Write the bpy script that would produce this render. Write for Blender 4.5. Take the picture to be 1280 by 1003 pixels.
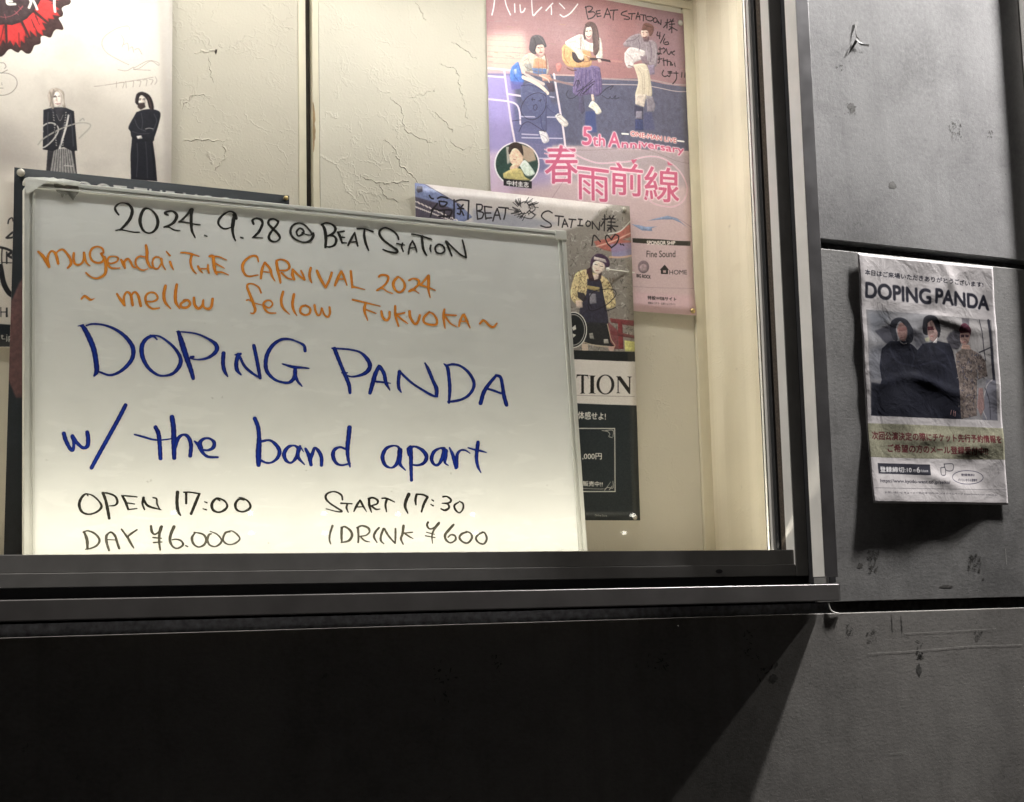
import bpy, bmesh, math, random
import numpy as np
from mathutils import Vector, Matrix

random.seed(7)
RNG = np.random.RandomState(11)
sc = bpy.context.scene
for o in list(bpy.data.objects):
    bpy.data.objects.remove(o)

# ------------------------------------------------------------------ camera
# Metres. Camera at the origin, X runs along the facade, Y into it, Z up.
# The pavement is 1.45 m below the camera.
F_PX = 1946.0
YAW, PITCH, ROLL = math.radians(27.4033), math.radians(7.5861), math.radians(-1.4450)
FW = np.array([math.sin(YAW) * math.cos(PITCH), math.cos(YAW) * math.cos(PITCH), math.sin(PITCH)])
_r = np.array([math.cos(YAW), -math.sin(YAW), 0.0])
_u = np.cross(_r, FW)
RT = _r * math.cos(ROLL) + _u * math.sin(ROLL)
UP = -_r * math.sin(ROLL) + _u * math.cos(ROLL)
cd = bpy.data.cameras.new('camera')
cd.sensor_width = 36.0
cd.lens = F_PX / 1280.0 * 36.0
cd.clip_start = 0.02
cd.clip_end = 200.0
cam = bpy.data.objects.new('camera', cd)
sc.collection.objects.link(cam)
cam.matrix_world = Matrix(((RT[0], UP[0], -FW[0], 0), (RT[1], UP[1], -FW[1], 0), (RT[2], UP[2], -FW[2], 0), (0, 0, 0, 1)))
sc.camera = cam
GROUND = -1.45

# ------------------------------------------------------------------ world: night sky, sun below the horizon
w = bpy.data.worlds.new('World')
sc.world = w
w.use_nodes = True
nt = w.node_tree
sky = nt.nodes.new('ShaderNodeTexSky')
sky.sky_type = 'NISHITA'
sky.sun_disc = False
sky.sun_elevation = math.radians(-3.0)
sky.sun_rotation = math.radians(200)
bg = nt.nodes['Background']
bg.inputs['Strength'].default_value = 0.15
nt.links.new(sky.outputs[0], bg.inputs[0])

sc.view_settings.view_transform = 'Standard'
sc.view_settings.look = 'None'
sc.view_settings.gamma = 1.0
sc.view_settings.use_curve_mapping = False
sc.view_settings.exposure = 0.0

# light powers (the lamps themselves are built with their fixtures further down)
P_FLOOD_B, P_FLOOD_A, P_FLOOD_C = 620.0, 280.0, 250.0
P_SPOT_L, P_SPOT_R = 5.5, 6.5
P_TOP_STRIP = 12.5
P_LED = 5.2


# ------------------------------------------------------------------ helpers
def lin(c):
    c = np.asarray(c, float)
    return np.where(c <= 0.04045, c / 12.92, ((c + 0.055) / 1.055) ** 2.4)


def srgb(c):
    c = np.clip(np.asarray(c, float), 0, 1)
    return np.where(c <= 0.0031308, c * 12.92, 1.055 * c ** (1 / 2.4) - 0.055)


def on_plane(x, y, d):
    """where the line of sight through photo pixel x,y meets the plane Y=d (used to read sizes off the photo)"""
    ray = FW * F_PX + RT * (x - 640.0) - UP * (y - 501.5)
    return ray / ray[1] * d


def tag(o, label=None, cat=None, group=None, kind=None):
    if label:
        o['label'] = label
    if cat:
        o['category'] = cat
    if group:
        o['group'] = group
    if kind:
        o['kind'] = kind
    return o


def empty(name, loc, label, cat, group=None):
    o = bpy.data.objects.new(name, None)
    o.empty_display_size = 0.05
    o.location = loc
    sc.collection.objects.link(o)
    return tag(o, label, cat, group)


def mesh_obj(name, verts, faces, mats, parent=None, origin=None, fmat=None, smooth=False, uvs=None):
    """verts in world metres; stored relative to the object's origin"""
    if origin is None:
        if parent is not None:
            origin = tuple(world_loc(parent))
        else:
            v = np.array(verts, float)
            origin = ((v[:, 0].min() + v[:, 0].max()) / 2, (v[:, 1].min() + v[:, 1].max()) / 2, v[:, 2].min())
    me = bpy.data.meshes.new(name)
    me.from_pydata([(a[0] - origin[0], a[1] - origin[1], a[2] - origin[2]) for a in verts], [], faces)
    for m in (mats if isinstance(mats, (list, tuple)) else [mats]):
        me.materials.append(m)
    if fmat:
        for p, i in zip(me.polygons, fmat):
            p.material_index = i
    if smooth:
        for p in me.polygons:
            p.use_smooth = True
    if uvs is not None:
        l = me.uv_layers.new(name='UVMap')
        for i, lp in enumerate(me.loops):
            l.data[i].uv = uvs[lp.vertex_index]
    me.update()
    o = bpy.data.objects.new(name, me)
    sc.collection.objects.link(o)
    if parent is not None:
        o.parent = parent
        pl = world_loc(parent)
        o.location = (origin[0] - pl[0], origin[1] - pl[1], origin[2] - pl[2])
    else:
        o.location = origin
    return o


def world_loc(o):
    v = Vector(o.location)
    while o.parent is not None:
        o = o.parent
        v = v + Vector(o.location)
    return v


def box(name, x0, x1, y0, y1, z0, z1, mat, parent=None, bevel=0.0, seg=2, origin=None):
    bm = bmesh.new()
    vs = [bm.verts.new(p) for p in ((x0, y0, z0), (x1, y0, z0), (x1, y1, z0), (x0, y1, z0), (x0, y0, z1), (x1, y0, z1), (x1, y1, z1), (x0, y1, z1))]
    for f in ((0, 3, 2, 1), (4, 5, 6, 7), (0, 1, 5, 4), (1, 2, 6, 5), (2, 3, 7, 6), (3, 0, 4, 7)):
        bm.faces.new([vs[i] for i in f])
    if bevel:
        bmesh.ops.bevel(bm, geom=bm.edges[:], offset=bevel, segments=seg, affect='EDGES', profile=0.5)
    bm.normal_update()
    vl = [tuple(v.co) for v in bm.verts]
    bm.verts.index_update()
    fl = [[v.index for v in f.verts] for f in bm.faces]
    bm.free()
    return mesh_obj(name, vl, fl, mat, parent, origin)


def disc_mesh(cx, cy, cz, rings, n=20, axis='y'):
    """lathe around the Y (or Z) axis; rings = list of (radius, offset along the axis)"""
    vs, fs = [], []
    for r, t in rings:
        for i in range(n):
            a = 2 * math.pi * i / n
            if axis == 'y':
                vs.append((cx + r * math.cos(a), cy + t, cz + r * math.sin(a)))
            else:
                vs.append((cx + r * math.cos(a), cy + r * math.sin(a), cz + t))
    for k in range(len(rings) - 1):
        for i in range(n):
            j = (i + 1) % n
            fs.append((k * n + i, k * n + j, (k + 1) * n + j, (k + 1) * n + i))
    fs.append(tuple(range(n))[::-1])
    fs.append(tuple((len(rings) - 1) * n + i for i in range(n)))
    return vs, fs


class Nodes:
    def __init__(self, name):
        self.m = bpy.data.materials.new(name)
        self.m.use_nodes = True
        self.t = self.m.node_tree
        self.b = self.t.nodes['Principled BSDF']

    def n(self, typ, **kw):
        x = self.t.nodes.new(typ)
        for k, v in kw.items():
            if k.startswith('i_'):
                x.inputs[k[2:].replace('_', ' ')].default_value = v
            else:
                setattr(x, k, v)
        return x

    def l(self, a, b):
        self.t.links.new(a, b)

    def math(self, op, a, b=None, c=None, clamp=False):
        x = self.t.nodes.new('ShaderNodeMath')
        x.operation = op
        x.use_clamp = clamp
        for i, v in enumerate((a, b, c)):
            if v is None:
                continue
            if isinstance(v, (int, float)):
                x.inputs[i].default_value = v
            else:
                self.l(v, x.inputs[i])
        return x.outputs[0]

    def noise(self, vec, scale, detail=4, rough=0.55, dist=0.0):
        x = self.n('ShaderNodeTexNoise')
        x.inputs['Scale'].default_value = scale
        x.inputs['Detail'].default_value = detail
        x.inputs['Roughness'].default_value = rough
        x.inputs['Distortion'].default_value = dist
        self.l(vec, x.inputs['Vector'])
        return x.outputs['Fac']

    def coord(self, kind='Object', scale=(1, 1, 1), loc=(0, 0, 0)):
        tc = self.n('ShaderNodeTexCoord')
        mp = self.n('ShaderNodeMapping')
        mp.inputs['Scale'].default_value = scale
        mp.inputs['Location'].default_value = loc
        self.l(tc.outputs[kind], mp.inputs['Vector'])
        return mp.outputs[0]

    def ramp(self, fac, stops):
        r = self.n('ShaderNodeValToRGB')
        e = r.color_ramp.elements
        while len(e) < len(stops):
            e.new(0.5)
        for q, (p, c) in zip(e, stops):
            q.position = p
            q.color = (c[0], c[1], c[2], 1) if isinstance(c, (tuple, list)) else (c, c, c, 1)
        self.l(fac, r.inputs[0])
        return r.outputs[0]

    def mix(self, fac, a, b, mode='MIX'):
        x = self.n('ShaderNodeMix', data_type='RGBA', blend_type=mode)
        for s, v in ((x.inputs[0], fac), (x.inputs[6], a), (x.inputs[7], b)):
            if isinstance(v, (int, float)):
                s.default_value = v
            elif isinstance(v, tuple):
                s.default_value = (*v, 1)
            else:
                self.l(v, s)
        return x.outputs[2]

    def bump(self, height, strength=0.5, dist=0.001, normal=None):
        b = self.n('ShaderNodeBump')
        b.inputs['Strength'].default_value = strength
        b.inputs['Distance'].default_value = dist
        self.l(height, b.inputs['Height'])
        if normal is not None:
            self.l(normal, b.inputs['Normal'])
        return b.outputs[0]

    def set(self, **kw):
        for k, v in kw.items():
            s = self.b.inputs[k.replace('_', ' ')]
            if isinstance(v, (int, float)):
                s.default_value = v
            elif isinstance(v, tuple):
                s.default_value = (*v, 1)
            else:
                self.l(v, s)
        return self.m


def mat_plain(name, col, rough=0.5, metal=0.0, grain=0.15, scale=60, bump=0.15):
    N = Nodes(name)
    v = N.coord()
    f = N.noise(v, scale, 5)
    c = N.ramp(f, [(0.3, tuple(x * (1 - grain) for x in col)), (0.7, tuple(x * (1 + grain) for x in col))])
    r = N.math('MULTIPLY_ADD', f, 0.2, rough - 0.1)
    return N.set(Base_Color=c, Roughness=r, Metallic=metal, Normal=N.bump(f, bump, 0.0005))


# ------------------------------------------------------------------ materials
def mat_concrete(name, tint, stretch, seed):
    """cast cement board: fine pitted grain, faint troweling, cloudy tone, dirt specks"""
    N = Nodes(name)
    v = N.coord(loc=(seed, seed * .37, 0))
    vs = N.coord(scale=(0.7, 1, 1.3) if stretch == 'h' else (1, 1, 0.8), loc=(seed * 2, 0, seed))
    cloud = N.noise(v, 2.6, 6, 0.6, 0.4)
    mid = N.noise(v, 22, 6, 0.6)
    fine = N.noise(vs, 160, 7, 0.72)
    grit = N.noise(v, 420, 3, 0.6)
    streak = N.noise(N.coord(scale=(0.12, 1, 3.0), loc=(0, 0, seed)), 60, 5, 0.65)
    t = N.math('ADD', N.math('MULTIPLY', cloud, 0.55), N.math('ADD', N.math('MULTIPLY', mid, 0.25), N.math('MULTIPLY', fine, 0.35)))
    base = N.ramp(t, [(0.42, tuple(x * 0.60 for x in tint)), (0.57, tint), (0.74, tuple(x * 1.34 for x in tint))])
    spk = N.math('GREATER_THAN', N.noise(v, 75, 3, 0.6), 0.715)
    base = N.mix(N.math('MULTIPLY', spk, 0.55), base, tuple(x * 0.35 for x in tint))
    # thin vertical and horizontal scuffs
    drip = N.ramp(N.noise(N.coord(scale=(5.0, 1, 0.25), loc=(seed, 0, 0)), 4.0, 5, 0.65), [(0.52, 0.0), (0.68, 1.0)])
    base = N.mix(N.math('MULTIPLY', drip, 0.28), base, tuple(x * 0.62 for x in tint))
    scr = N.math('GREATER_THAN', N.noise(N.coord(scale=(9, 1, 0.35), loc=(seed, 1, 0)), 14, 2), 0.80)
    base = N.mix(N.math('MULTIPLY', scr, 0.25), base, tuple(min(1, x * 1.9) for x in tint))
    h = N.math('ADD', N.math('MULTIPLY', fine, 0.75), N.math('ADD', N.math('MULTIPLY', grit, 0.5), N.math('ADD', N.math('MULTIPLY', mid, 0.9), N.math('MULTIPLY', streak, 0.10))))
    return N.set(Base_Color=base, Roughness=N.math('MULTIPLY_ADD', mid, 0.2, 0.62), Normal=N.bump(h, 0.45, 0.0008))


M_CONC_UP = mat_concrete('smooth cement board', (0.33, 0.325, 0.325), 'v', 3.0)
M_CONC_MID = mat_concrete('worn cement board', (0.275, 0.270, 0.262), 'h', 9.0)
M_CONC_LOW = mat_concrete('lower cement board', (0.26, 0.247, 0.23), 'h', 21.0)
M_JOINT = mat_plain('joint backing', (0.13, 0.135, 0.15), 0.8, grain=0.5, scale=90)
M_TRIM = mat_plain('grey anodised aluminium', (0.19, 0.185, 0.19), 0.38, 0.75, grain=0.08, scale=25, bump=0.04)
M_SASH = mat_plain('dark bronze aluminium', (0.165, 0.16, 0.152), 0.5, 0.15, grain=0.10, scale=30, bump=0.05)
M_SILL = mat_plain('brushed sill metal', (0.19, 0.18, 0.175), 0.42, 0.35, grain=0.12, scale=18, bump=0.05)
M_REVEAL = mat_plain('white parts and lit returns', (0.84, 0.82, 0.78), 0.32, 0.10, grain=0.05, scale=20, bump=0.04)  # white beads; on the returns the pale tone stands for caught light
M_RUBBER_SHADE = mat_plain('black rubber and recess shade', (0.02, 0.02, 0.022), 0.6, grain=0.3)  # real rubber, and the shade in the frame's recesses as black colour
M_BRUSH = mat_plain('brown pile seal', (0.075, 0.058, 0.045), 0.9, grain=0.5, scale=300)
M_WOOD = mat_plain('cream painted wood trim', (0.60, 0.545, 0.42), 0.5, grain=0.05, scale=30, bump=0.1)
M_FLOORIN = mat_plain('cream display floor', (0.62, 0.57, 0.46), 0.5, grain=0.05)
M_BOARDFR = mat_plain('white coated aluminium rail', (0.60, 0.60, 0.565), 0.33, 0.15, grain=0.04, scale=40, bump=0.05)
M_TAPE = mat_plain('ragged white tape', (0.72, 0.72, 0.68), 0.5, grain=0.10, scale=80, bump=0.4)
M_DARKGAP = mat_plain('raw dark gap', (0.035, 0.025, 0.018), 0.9, grain=0.4)
M_RAWWOOD = mat_plain('chipped raw wood edge', (0.28, 0.19, 0.10), 0.8, grain=0.35, scale=120)
M_HOUSING = mat_plain('black lamp housing', (0.03, 0.03, 0.032), 0.5, 0.3)
M_POST = mat_plain('off white painted post', (0.72, 0.71, 0.69), 0.4, grain=0.04)
M_PINCLR = mat_plain('clear plastic pin', (0.40, 0.37, 0.32), 0.2, grain=0.05)
M_PINBR = mat_plain('brass pin', (0.55, 0.42, 0.20), 0.3, 0.8, grain=0.1)
M_PAVE = mat_concrete('pavement', (0.045, 0.044, 0.043), 'v', 5.0)
M_STAIN = mat_plain('glue residue', (0.10, 0.095, 0.088), 0.75, grain=0.6, scale=160, bump=0.3)
M_STAINL = mat_plain('pale scratch', (0.52, 0.50, 0.47), 0.7, grain=0.3, scale=160)


def mat_emit(name, col, strength):
    N = Nodes(name)
    N.set(Base_Color=(0.8, 0.8, 0.8), Emission_Color=col, Emission_Strength=strength)
    return N.m


M_LED = mat_emit('warm diffuser', (1.0, 0.85, 0.62), 3.0)
M_LEDCOOL = mat_emit('neutral lens', (1.0, 0.95, 0.88), 6.0)


def mat_plaster(name, col, seed, crack=1.0):
    """trowelled cream plaster painted over: thin raised ridges, dents, smooth patches"""
    N = Nodes(name)
    v = N.coord(loc=(seed, 0, seed * 1.7))
    warp = N.n('ShaderNodeTexNoise', i_Scale=7.0, i_Detail=5.0, i_Roughness=0.65)
    N.l(v, warp.inputs['Vector'])
    vm = N.n('ShaderNodeVectorMath', operation='MULTIPLY_ADD')
    N.l(warp.outputs['Color'], vm.inputs[0])
    vm.inputs[1].default_value = (0.17, 0.17, 0.17)
    N.l(v, vm.inputs[2])
    vor = N.n('ShaderNodeTexVoronoi', feature='DISTANCE_TO_EDGE', i_Scale=8.5)
    N.l(vm.outputs[0], vor.inputs['Vector'])
    ridge = N.math('SUBTRACT', 1.0, N.math('MULTIPLY', vor.outputs[0], 26.0, clamp=True), clamp=True)
    ridge = N.math('POWER', ridge, 2.0)
    mask = N.ramp(N.noise(v, 3.6, 3, 0.6, 0.3), [(0.44, 0.0), (0.60, 1.0)])
    brk = N.ramp(N.noise(v, 20, 3, 0.6), [(0.40, 0.0), (0.60, 1.0)])
    ridge = N.math('MULTIPLY', N.math('MULTIPLY', ridge, mask), brk)
    vor2 = N.n('ShaderNodeTexVoronoi', feature='DISTANCE_TO_EDGE', i_Scale=27.0)
    N.l(vm.outputs[0], vor2.inputs['Vector'])
    r2 = N.math('SUBTRACT', 1.0, N.math('MULTIPLY', vor2.outputs[0], 16.0, clamp=True), clamp=True)
    m2 = N.ramp(N.noise(v, 5.5, 4, 0.6, 0.5), [(0.38, 0.0), (0.58, 1.0)])
    r2 = N.math('MULTIPLY', N.math('MULTIPLY', r2, m2), brk)
    soft = N.noise(v, 14, 5, 0.55, 0.6)
    grit = N.noise(v, 230, 4, 0.6)
    h = N.math('ADD', N.math('MULTIPLY', ridge, 0.75 * crack), N.math('ADD', N.math('MULTIPLY', r2, 0.45 * crack), N.math('ADD', N.math('MULTIPLY', soft, 0.75), N.math('MULTIPLY', grit, 0.30))))
    tone = N.noise(v, 3.0, 5, 0.6)
    base = N.ramp(tone, [(0.32, tuple(x * 0.90 for x in col)), (0.68, tuple(x * 1.05 for x in col))])
    spk = N.math('GREATER_THAN', N.noise(v, 60, 2, 0.5), 0.765)
    base = N.mix(N.math('MULTIPLY', spk, 0.4), base, tuple(x * 0.45 for x in col))
    return N.set(Base_Color=base, Roughness=0.62, Normal=N.bump(h, 0.62, 0.0020))


M_PLAST_L = mat_plaster('cream plaster left', (0.53, 0.485, 0.40), 1.3)
M_PLAST_R = mat_plaster('cream plaster right', (0.57, 0.53, 0.445), 4.2)
M_PLAST_S = mat_plaster('cream plaster side', (0.72, 0.645, 0.50), 8.8, 0.55)


def mat_glass():
    N = Nodes('window glass')
    t = N.t
    t.nodes.remove(N.b)
    out = t.nodes['Material Output']
    tr = N.n('ShaderNodeBsdfTransparent')
    tr.inputs[0].default_value = (0.97, 0.985, 0.975, 1)
    gl = N.n('ShaderNodeBsdfGlossy')
    gl.inputs['Roughness'].default_value = 0.02
    fr = N.n('ShaderNodeFresnel')
    fr.inputs[0].default_value = 1.45
    mx = N.n('ShaderNodeMixShader')
    N.l(fr.outputs[0], mx.inputs[0])
    N.l(tr.outputs[0], mx.inputs[1])
    N.l(gl.outputs[0], mx.inputs[2])
    N.l(mx.outputs[0], out.inputs[0])
    return N.m


M_GLASS = mat_glass()


def mat_board():
    N = Nodes('whiteboard enamel')
    v = N.coord()
    sm = N.noise(N.coord(scale=(1, 1, 1.0)), 9, 5, 0.6, 0.8)
    wipe = N.noise(N.coord(scale=(1.2, 1, 4)), 9, 5, 0.6, 0.5)
    spk = N.math('GREATER_THAN', N.noise(v, 110, 2, 0.5), 0.775)
    k = N.math('ADD', N.math('MULTIPLY', sm, 0.6), N.math('MULTIPLY', wipe, 0.4))
    c = N.ramp(k, [(0.30, (0.71, 0.712, 0.70)), (0.50, (0.765, 0.766, 0.752)), (0.7, (0.79, 0.79, 0.775))])
    gh = N.ramp(N.noise(N.coord(scale=(1.0, 1, 2.2)), 4.2, 6, 0.62, 1.2), [(0.50, 0.0), (0.66, 1.0)])
    gs = N.ramp(N.noise(N.coord(scale=(1.6, 1, 9)), 26, 3, 0.6, 0.6), [(0.45, 0.0), (0.62, 1.0)])
    c = N.mix(N.math('MULTIPLY', N.math('MULTIPLY', gh, gs), 0.07), c, (0.40, 0.41, 0.46))
    c = N.mix(N.math('MULTIPLY', spk, 0.35), c, (0.30, 0.29, 0.27))
    r = N.math('MULTIPLY_ADD', wipe, 0.16, 0.18)
    return N.set(Base_Color=c, Roughness=r, Specular_IOR_Level=0.4)


M_BOARD = mat_board()


def mat_ink(name, dark, light, wet=0.5):
    """marker ink: denser towards the stroke's edges, streaky along it"""
    N = Nodes(name)
    tc = N.n('ShaderNodeTexCoord')
    sep = N.n('ShaderNodeSeparateXYZ')
    N.l(tc.outputs['UV'], sep.inputs[0])
    e = N.math('ABSOLUTE', N.math('SUBTRACT', sep.outputs[1], 0.5))
    mp = N.n('ShaderNodeMapping')
    mp.inputs['Scale'].default_value = (0.05, 9.0, 1.0)
    N.l(tc.outputs['UV'], mp.inputs['Vector'])
    st = N.noise(mp.outputs[0], 1.4, 4, 0.6)
    blot = N.noise(N.coord(), 55, 4, 0.6)
    k = N.math('ADD', N.math('MULTIPLY', e, 1.5 * wet), N.math('ADD', N.math('MULTIPLY', st, 0.55), N.math('MULTIPLY', blot, 0.55)))
    c = N.ramp(k, [(0.45, light), (0.85, dark)])
    return N.set(Base_Color=c, Roughness=0.35)


M_INK_K = mat_ink('black marker ink', (0.006, 0.006, 0.006), (0.045, 0.043, 0.035))
M_INK_G = mat_ink('worn black marker ink', (0.025, 0.024, 0.02), (0.16, 0.15, 0.115))
M_INK_O = mat_ink('orange marker ink', (0.66, 0.19, 0.012), (0.90, 0.36, 0.045), 0.45)
M_INK_B = mat_ink('blue marker ink', (0.003, 0.006, 0.13), (0.006, 0.045, 0.40), 0.5)


# ------------------------------------------------------------------ print rasteriser (posters are flat print)
def catmull(P, step=1.5):
    P = np.array(P, float)
    if len(P) < 3:
        n = max(2, int(np.hypot(*(P[-1] - P[0])[:2]) / step))
        t = np.linspace(0, 1, n)[:, None]
        return P[0] * (1 - t) + P[-1] * t
    Q = np.vstack([2 * P[0] - P[1], P, 2 * P[-1] - P[-2]])
    out = []
    for i in range(1, len(Q) - 2):
        p0, p1, p2, p3 = Q[i - 1], Q[i], Q[i + 1], Q[i + 2]
        n = max(2, int(np.hypot(*(p2 - p1)[:2]) / step))
        t = np.linspace(0, 1, n, endpoint=False)[:, None]
        out.append(0.5 * ((2 * p1) + (-p0 + p2) * t + (2 * p0 - 5 * p1 + 4 * p2 - p3) * t * t + (-p0 + 3 * p1 - 3 * p2 + p3) * t ** 3))
    out.append(P[-1:])
    return np.vstack(out)


def blur2(a, s):
    if s <= 0:
        return a
    r = max(1, int(s * 2.5))
    k = np.exp(-0.5 * (np.arange(-r, r + 1) / s) ** 2)
    k /= k.sum()
    a = np.apply_along_axis(lambda m: np.convolve(m, k, 'same'), 0, a)
    return np.apply_along_axis(lambda m: np.convolve(m, k, 'same'), 1, a)


def value_noise(h, w_, cell, octaves=4, seed=0):
    rs = np.random.RandomState(seed)
    out = np.zeros((h, w_))
    amp, tot = 1.0, 0.0
    for o in range(octaves):
        c = max(1.0, cell / 2 ** o)
        gh, gw = int(h / c) + 3, int(w_ / c) + 3
        g = rs.rand(gh, gw)
        yy = np.arange(h) / c
        xx = np.arange(w_) / c
        yi, xi = yy.astype(int), xx.astype(int)
        fy, fx = (yy - yi)[:, None], (xx - xi)[None, :]
        fy, fx = fy * fy * (3 - 2 * fy), fx * fx * (3 - 2 * fx)
        a = g[yi][:, xi] * (1 - fx) + g[yi][:, xi + 1] * fx
        b = g[yi + 1][:, xi] * (1 - fx) + g[yi + 1][:, xi + 1] * fx
        out += amp * (a * (1 - fy) + b * fy)
        tot += amp
        amp *= 0.55
    return out / tot


_tc = {}


def text_tris(s):
    if s in _tc:
        return _tc[s]
    cu = bpy.data.curves.new('tmp_text', 'FONT')
    cu.body = s
    cu.size = 1.0
    ob = bpy.data.objects.new('tmp_text', cu)
    sc.collection.objects.link(ob)
    dg = bpy.context.evaluated_depsgraph_get()
    me = ob.evaluated_get(dg).to_mesh()
    me.calc_loop_triangles()
    V = np.array([v.co[:2] for v in me.vertices]) if len(me.vertices) else np.zeros((0, 2))
    T = np.array([t.vertices[:] for t in me.loop_triangles]) if len(me.vertices) else np.zeros((0, 3), int)
    ob.evaluated_get(dg).to_mesh_clear()
    bpy.data.objects.remove(ob)
    bpy.data.curves.remove(cu)
    _tc[s] = (V, T)
    return V, T


class Sheet:
    """a printed sheet: world rectangle X0..X1, Z0..Z1 on plane Y=d; drawn in photo pixel positions"""
    def __init__(self, X0, X1, Z0, Z1, d, ppm, base):
        self.r = (X0, X1, Z0, Z1)
        self.d, self.ppm = d, ppm
        self.W, self.H = int((X1 - X0) * ppm), int((Z1 - Z0) * ppm)
        self.a = np.ones((self.H, self.W, 3)) * np.array(base) / 255.0

    def c(self, p):
        q = on_plane(p[0], p[1], self.d)
        return np.array([(q[0] - self.r[0]) * self.ppm, (self.r[3] - q[2]) * self.ppm])

    def comp(self, m, x0, y0, col, a=1.0):
        h, w_ = m.shape
        X0, Y0, X1, Y1 = max(0, x0), max(0, y0), min(self.W, x0 + w_), min(self.H, y0 + h)
        if X1 <= X0 or Y1 <= Y0:
            return
        mm = (m[Y0 - y0:Y1 - y0, X0 - x0:X1 - x0] * a)[..., None]
        col = np.array(col, float) / 255.0
        if col.ndim == 3:
            col = col[Y0 - y0:Y1 - y0, X0 - x0:X1 - x0]
        self.a[Y0:Y1, X0:X1] = self.a[Y0:Y1, X0:X1] * (1 - mm) + col * mm

    def poly(self, pts, col, a=1.0, blur=0.0, smooth=False, tex=0.0, var=0, cell=6):
        P = np.array([self.c(p) for p in pts])
        if smooth:
            P = catmull(np.vstack([P, P[:1]]), 3)
        pad = int(blur * 3) + 2
        x0, y0 = int(P[:, 0].min()) - pad, int(P[:, 1].min()) - pad
        x1, y1 = int(P[:, 0].max()) + pad + 1, int(P[:, 1].max()) + pad + 1
        x0, y0 = max(x0, -pad), max(y0, -pad)
        x1, y1 = min(x1, self.W + pad), min(y1, self.H + pad)
        if x1 <= x0 or y1 <= y0:
            return
        S = 2
        xs = x0 + (np.arange((x1 - x0) * S) + .5) / S
        ys = y0 + (np.arange((y1 - y0) * S) + .5) / S
        ins = np.zeros((len(ys), len(xs)), bool)
        n = len(P)
        for i in range(n):
            (ax, ay), (bx, by) = P[i], P[(i + 1) % n]
            if ay == by:
                continue
            rows = ((ys > ay) != (ys > by))
            if not rows.any():
                continue
            xc = ax + (ys[rows] - ay) * (bx - ax) / (by - ay)
            ins[rows] ^= xs[None, :] < xc[:, None]
        m = ins.reshape(y1 - y0, S, x1 - x0, S).mean((1, 3))
        m = blur2(m, blur)
        if tex == 0 and 0.3 < blur < 1.6:
            tex = 0.17
        if tex > 0:
            nz = value_noise(m.shape[0], m.shape[1], cell, 3, int(abs(x0 * 7 + y0 * 13 + var)) % 9999)
            cc = np.clip(np.array(col, float)[None, None, :] * (1 + tex * (nz[..., None] - .5) * 2), 0, 255)
            if 0.3 < blur < 1.6:
                # printed photograph: the figures' own soft modelling and dark outlines
                b = blur2(m, 2.6)
                sh = np.zeros_like(b)
                k = 3
                if b.shape[0] > 2 * k and b.shape[1] > 2 * k:
                    sh[k:-k, k:-k] = b[2 * k:, 2 * k:] - b[:-2 * k, :-2 * k]
                sh = np.clip(sh * m, -1, 1)[..., None]
                rim = (m * (1 - blur2(m, 1.6)))[..., None]
                cc = np.clip(cc * (1 + 0.20 * sh - 0.25 * rim), 0, 255)
            self.comp(m, x0, y0, cc, a)
        else:
            self.comp(m, x0, y0, col, a)

    def stroke(self, pts, wd, col, a=1.0, blur=0.0, photo=True):
        """pts (x, y[, width]) in photo px; wd = width in photo px"""
        P = []
        k = self.ppm * self.d * 1.0 / F_PX * 0.98
        for p in pts:
            q = self.c(p)
            P.append((q[0], q[1], (p[2] if len(p) > 2 else wd) * k))
        P = catmull(P, 1.2)
        pad = P[:, 2].max() / 2 + 2 + blur * 3
        x0, y0 = int(P[:, 0].min() - pad), int(P[:, 1].min() - pad)
        x1, y1 = int(P[:, 0].max() + pad) + 1, int(P[:, 1].max() + pad) + 1
        m = np.zeros((y1 - y0, x1 - x0))
        for i in range(len(P)):
            px, py, r = P[i][0] - x0, P[i][1] - y0, P[i][2] / 2
            R = int(r + 2)
            a0, b0 = max(0, int(py) - R), max(0, int(px) - R)
            a1, b1 = min(m.shape[0], int(py) + R + 2), min(m.shape[1], int(px) + R + 2)
            yy, xx = np.mgrid[a0:a1, b0:b1]
            cv = np.clip(r + 0.5 - np.hypot(xx + .5 - px, yy + .5 - py), 0, 1)
            m[a0:a1, b0:b1] = np.maximum(m[a0:a1, b0:b1], cv)
        self.comp(blur2(m, blur) if blur else m, x0, y0, col, a)

    def text(self, s, TL, TR, BL, col, bold=0.0, a=1.0, outline=None, ow=1.5, blur=0.0):
        """fit the ink box of s to the photo points TL, TR, BL"""
        V, T = text_tris(s)
        if len(T) == 0:
            return
        mn, mx = V.min(0), V.max(0)
        U = (V - mn) / (mx - mn)
        tl, tr, bl = self.c(TL), self.c(TR), self.c(BL)
        P = tl + U[:, :1] * (tr - tl) + (1 - U[:, 1:]) * (bl - tl)
        pad = int(bold * 2 + ow * 2 + 4)
        x0, y0 = int(P[:, 0].min()) - pad, int(P[:, 1].min()) - pad
        x1, y1 = int(P[:, 0].max()) + pad + 1, int(P[:, 1].max()) + pad + 1
        S = 3
        m = np.zeros(((y1 - y0) * S, (x1 - x0) * S))
        Q = (P - [x0, y0]) * S
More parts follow.
